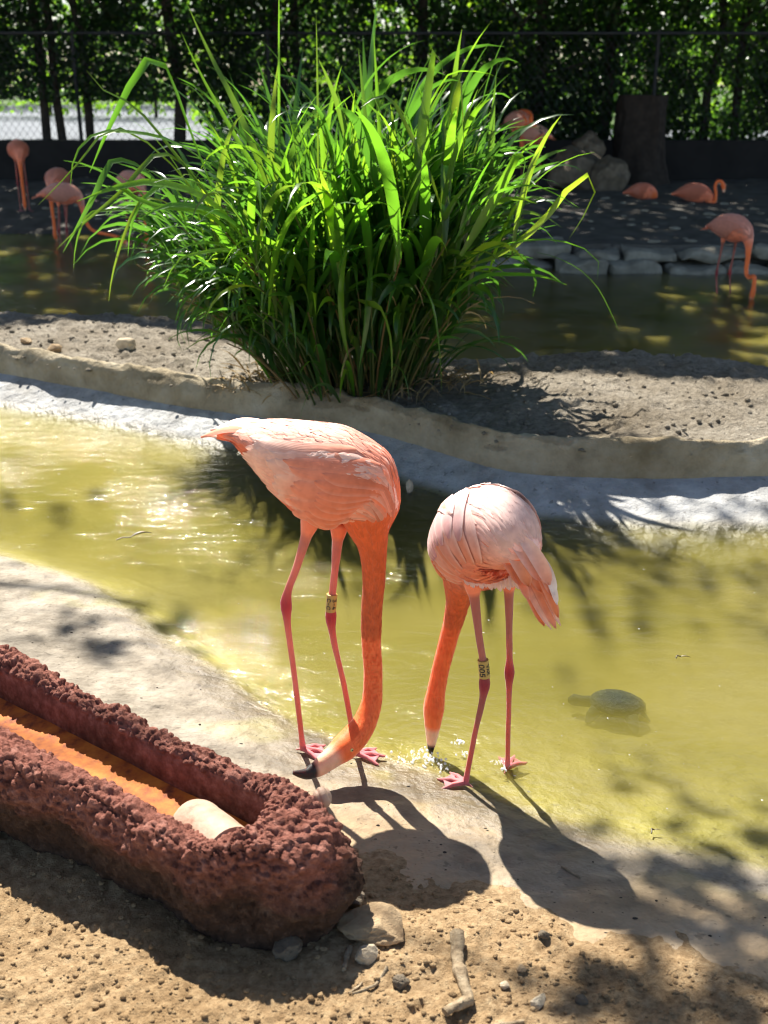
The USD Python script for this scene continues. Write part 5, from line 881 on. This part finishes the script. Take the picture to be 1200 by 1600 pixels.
# --- the flamingos in the background, each in its own pose
def bird(name_label, loc, rz, ctrl, legs, scale=1.0, seed=0, neck_from=.45, bill_from=.92, pale=0.35, n=420):
    t = thing('flamingo', name_label, 'flamingo', loc, 'flamingos', rz, scale); rg = np.random.default_rng(seed)
    lf = Loft(np.array(ctrl), (0, 1, 0), 110, 22); lgs = [mkleg(np.array(a), np.array(b), np.array(c), c[2] - .012, 0.0, .82, .6) for a, b, c in legs]
    back = C_BODY + (C_BACK - C_BODY) * min(1, pale * 2); m_, c_ = body_mesh(lf, lgs, bill_from, neck_from, back=back, tip_black=.45); obj('body', m_, M_SKIN, t, True, c_)
    cf = lambda u, ph: C_BODY + (C_BACK - C_BODY) * pale * (1 + .8 * math.sin(math.radians(ph)))
    fs = plumage(lf, n, .06, neck_from - .05, rg, cf, (.025, .05)); a, b, uv = merge(fs); obj('plumage', a, M_FEATHER, t, True, b, None, 'stuff', uv)
    for sd in (0, 180):
        sg = 1 if sd == 180 else -1; ws = [feather(lf, .34 * neck_from / .45 - .01 * k, (180 - 40 + 9 * k if sd == 180 else 40 - 9 * k), .10 + .01 * k, (180 - 15 + 7 * k if sd == 180 else 15 - 7 * k), .045, (.006, .012), C_BODY + (C_BACK - C_BODY) * pale * 1.3, C_BODY + (C_BACK - C_BODY) * pale * 1.5, 10, 0, rg, .2) for k in range(8)]
        a, b, uv = merge(ws); obj('wing', a, M_FEATHER, t, True, b, None, None, uv)
    tl = [free_feather([[-.17, y, .70 + dz], [-.25, y * .9, .675 + dz], [-.32, y * .7, .655 + dz]], .04, (0, 1, .1), RD, RD * [1, 1.3, 1.3]) for y, dz in ((-.03, 0), (0, .008), (.03, 0))]
    if legs: a, b, uv = merge(tl); obj('tail', a, M_FEATHER, t, True, b, None, None, uv)
    return t
BODY_ = [(-.27, 0, .685, .012, .010), (-.215, 0, .695, .045, .03), (-.14, 0, .705, .085, .07), (-.05, 0, .71, .112, .105), (.04, 0, .70, .115, .115), (.11, 0, .685, .095, .10), (.165, 0, .655, .062, .07), (.195, 0, .605, .036, .04), (.205, 0, .545, .026, .026)]
NECK_DOWN = [(.208, 0, .46, .020, .020), (.206, 0, .36, .018, .018), (.20, 0, .26, .018, .018), (.20, 0, .19, .018, .018), (.205, 0, .14, .020, .023), (.20, 0, .10, .021, .027), (.185, 0, .07, .017, .022), (.165, 0, .045, .012, .017), (.14, 0, .03, .009, .013), (.115, 0, .03, .005, .006)]
NECK_HOOK = [(.208, 0, .47, .020, .020), (.205, 0, .40, .019, .019), (.215, 0, .345, .018, .018), (.25, 0, .32, .018, .018), (.29, 0, .335, .018, .018), (.305, 0, .30, .018, .018), (.305, 0, .24, .019, .02), (.302, 0, .20, .021, .026), (.297, 0, .165, .018, .022), (.29, 0, .13, .012, .017), (.28, 0, .10, .008, .012), (.268, 0, .085, .005, .006)]
NECK_REACH = [(.215, 0, .47, .021, .021), (.235, 0, .40, .020, .020), (.275, 0, .34, .019, .019), (.34, 0, .30, .018, .018), (.42, 0, .285, .018, .018), (.50, 0, .27, .018, .018), (.56, 0, .245, .020, .022), (.60, 0, .22, .021, .027), (.635, 0, .195, .016, .022), (.66, 0, .17, .012, .017), (.68, 0, .15, .008, .011), (.69, 0, .135, .004, .005)]
LEGS_ = [((-.03, -.045, .62), (-.06, -.05, .32), (-.01, -.05, .012)), ((.03, .045, .62), (0, .05, .32), (.05, .05, .012))]
TUCK = [(.19, .01, .70, .03, .035), (.175, .03, .76, .022, .022), (.12, .05, .80, .019, .019), (.04, .055, .815, .018, .018), (-.02, .05, .81, .02, .022), (-.06, .045, .80, .018, .02), (-.10, .04, .785, .010, .012), (-.13, .04, .77, .005, .006)]
def ground_at(px, Y, z): p = V(px, 300, Y); return (p[0], Y, z)
bird('reddish flamingo at the far left, facing us with its neck hanging down', ground_at(36, 13.5, fz(-4.2, 13.5) if False else .22), -1.25, BODY_ + NECK_DOWN, LEGS_, 1.0, 31, .50, .93, .12)
bird('round bodied flamingo at the left facing us behind the one reaching right', ground_at(92, 12.7, -.04), -1.75, BODY_ + NECK_DOWN, LEGS_, 1.0, 32, .50, .93, .22)
bird('flamingo wading at the left, tail to the left and neck stretched right over the water', ground_at(96, 11.7, -.10), 0.0, BODY_ + NECK_REACH, LEGS_, .98, 33, .48, .94, .42)
bird('pale flamingo half hidden behind the left blades of the tall grass, neck down', ground_at(206, 12.2, -.05), -0.75, BODY_ + NECK_DOWN, LEGS_, 1.02, 34, .50, .93, .42)
bird('flamingo standing in the shallows at the right edge with an S bent neck', ground_at(1149, 9.25, -.15), -1.0, BODY_ + NECK_HOOK, LEGS_, .98, 35, .50, .93, .30)
bird('resting flamingo standing behind the pale pink one right of the grass', ground_at(806, 16.1, .30), -1.0, BODY_ + TUCK, LEGS_, 1.22, 36, .50, .93, .45)
bird('pale pink resting flamingo standing in front of its mate right of the grass', ground_at(832, 15.4, .24), 2.3, BODY_ + TUCK, LEGS_, 1.1, 37, .50, .93, .50)
def lie(rows, dz): return [(x, y, z - dz, a, b) for x, y, z, a, b in rows]
LYING = [(.20, 0, .60, .032, .034), (.235, 0, .60, .024, .024), (.255, 0, .64, .02, .02), (.25, 0, .71, .018, .018), (.235, 0, .78, .018, .018), (.25, 0, .835, .018, .018), (.285, 0, .845, .018, .018), (.315, 0, .82, .02, .022), (.33, 0, .785, .021, .026), (.338, 0, .75, .016, .02), (.34, 0, .715, .011, .015), (.335, 0, .69, .005, .007)]
bird('orange flamingo lying on the mud at the right with its neck raised in a loop', ground_at(1085, 13.6, .34), -0.15, lie(BODY_[:7] + LYING, .62), [], 1.0, 38, .52, .94, .10)
bird('orange flamingo lying on the mud by the dark stump, its head tucked away', ground_at(1003, 13.9, .34), 0.15, lie(BODY_[:7] + [(.20, .02, .62, .03, .03), (.19, .05, .68, .02, .02), (.14, .08, .70, .018, .018), (.08, .09, .70, .02, .022), (.03, .09, .69, .008, .01)], .62), [], .9, 39, .55, .93, .08)
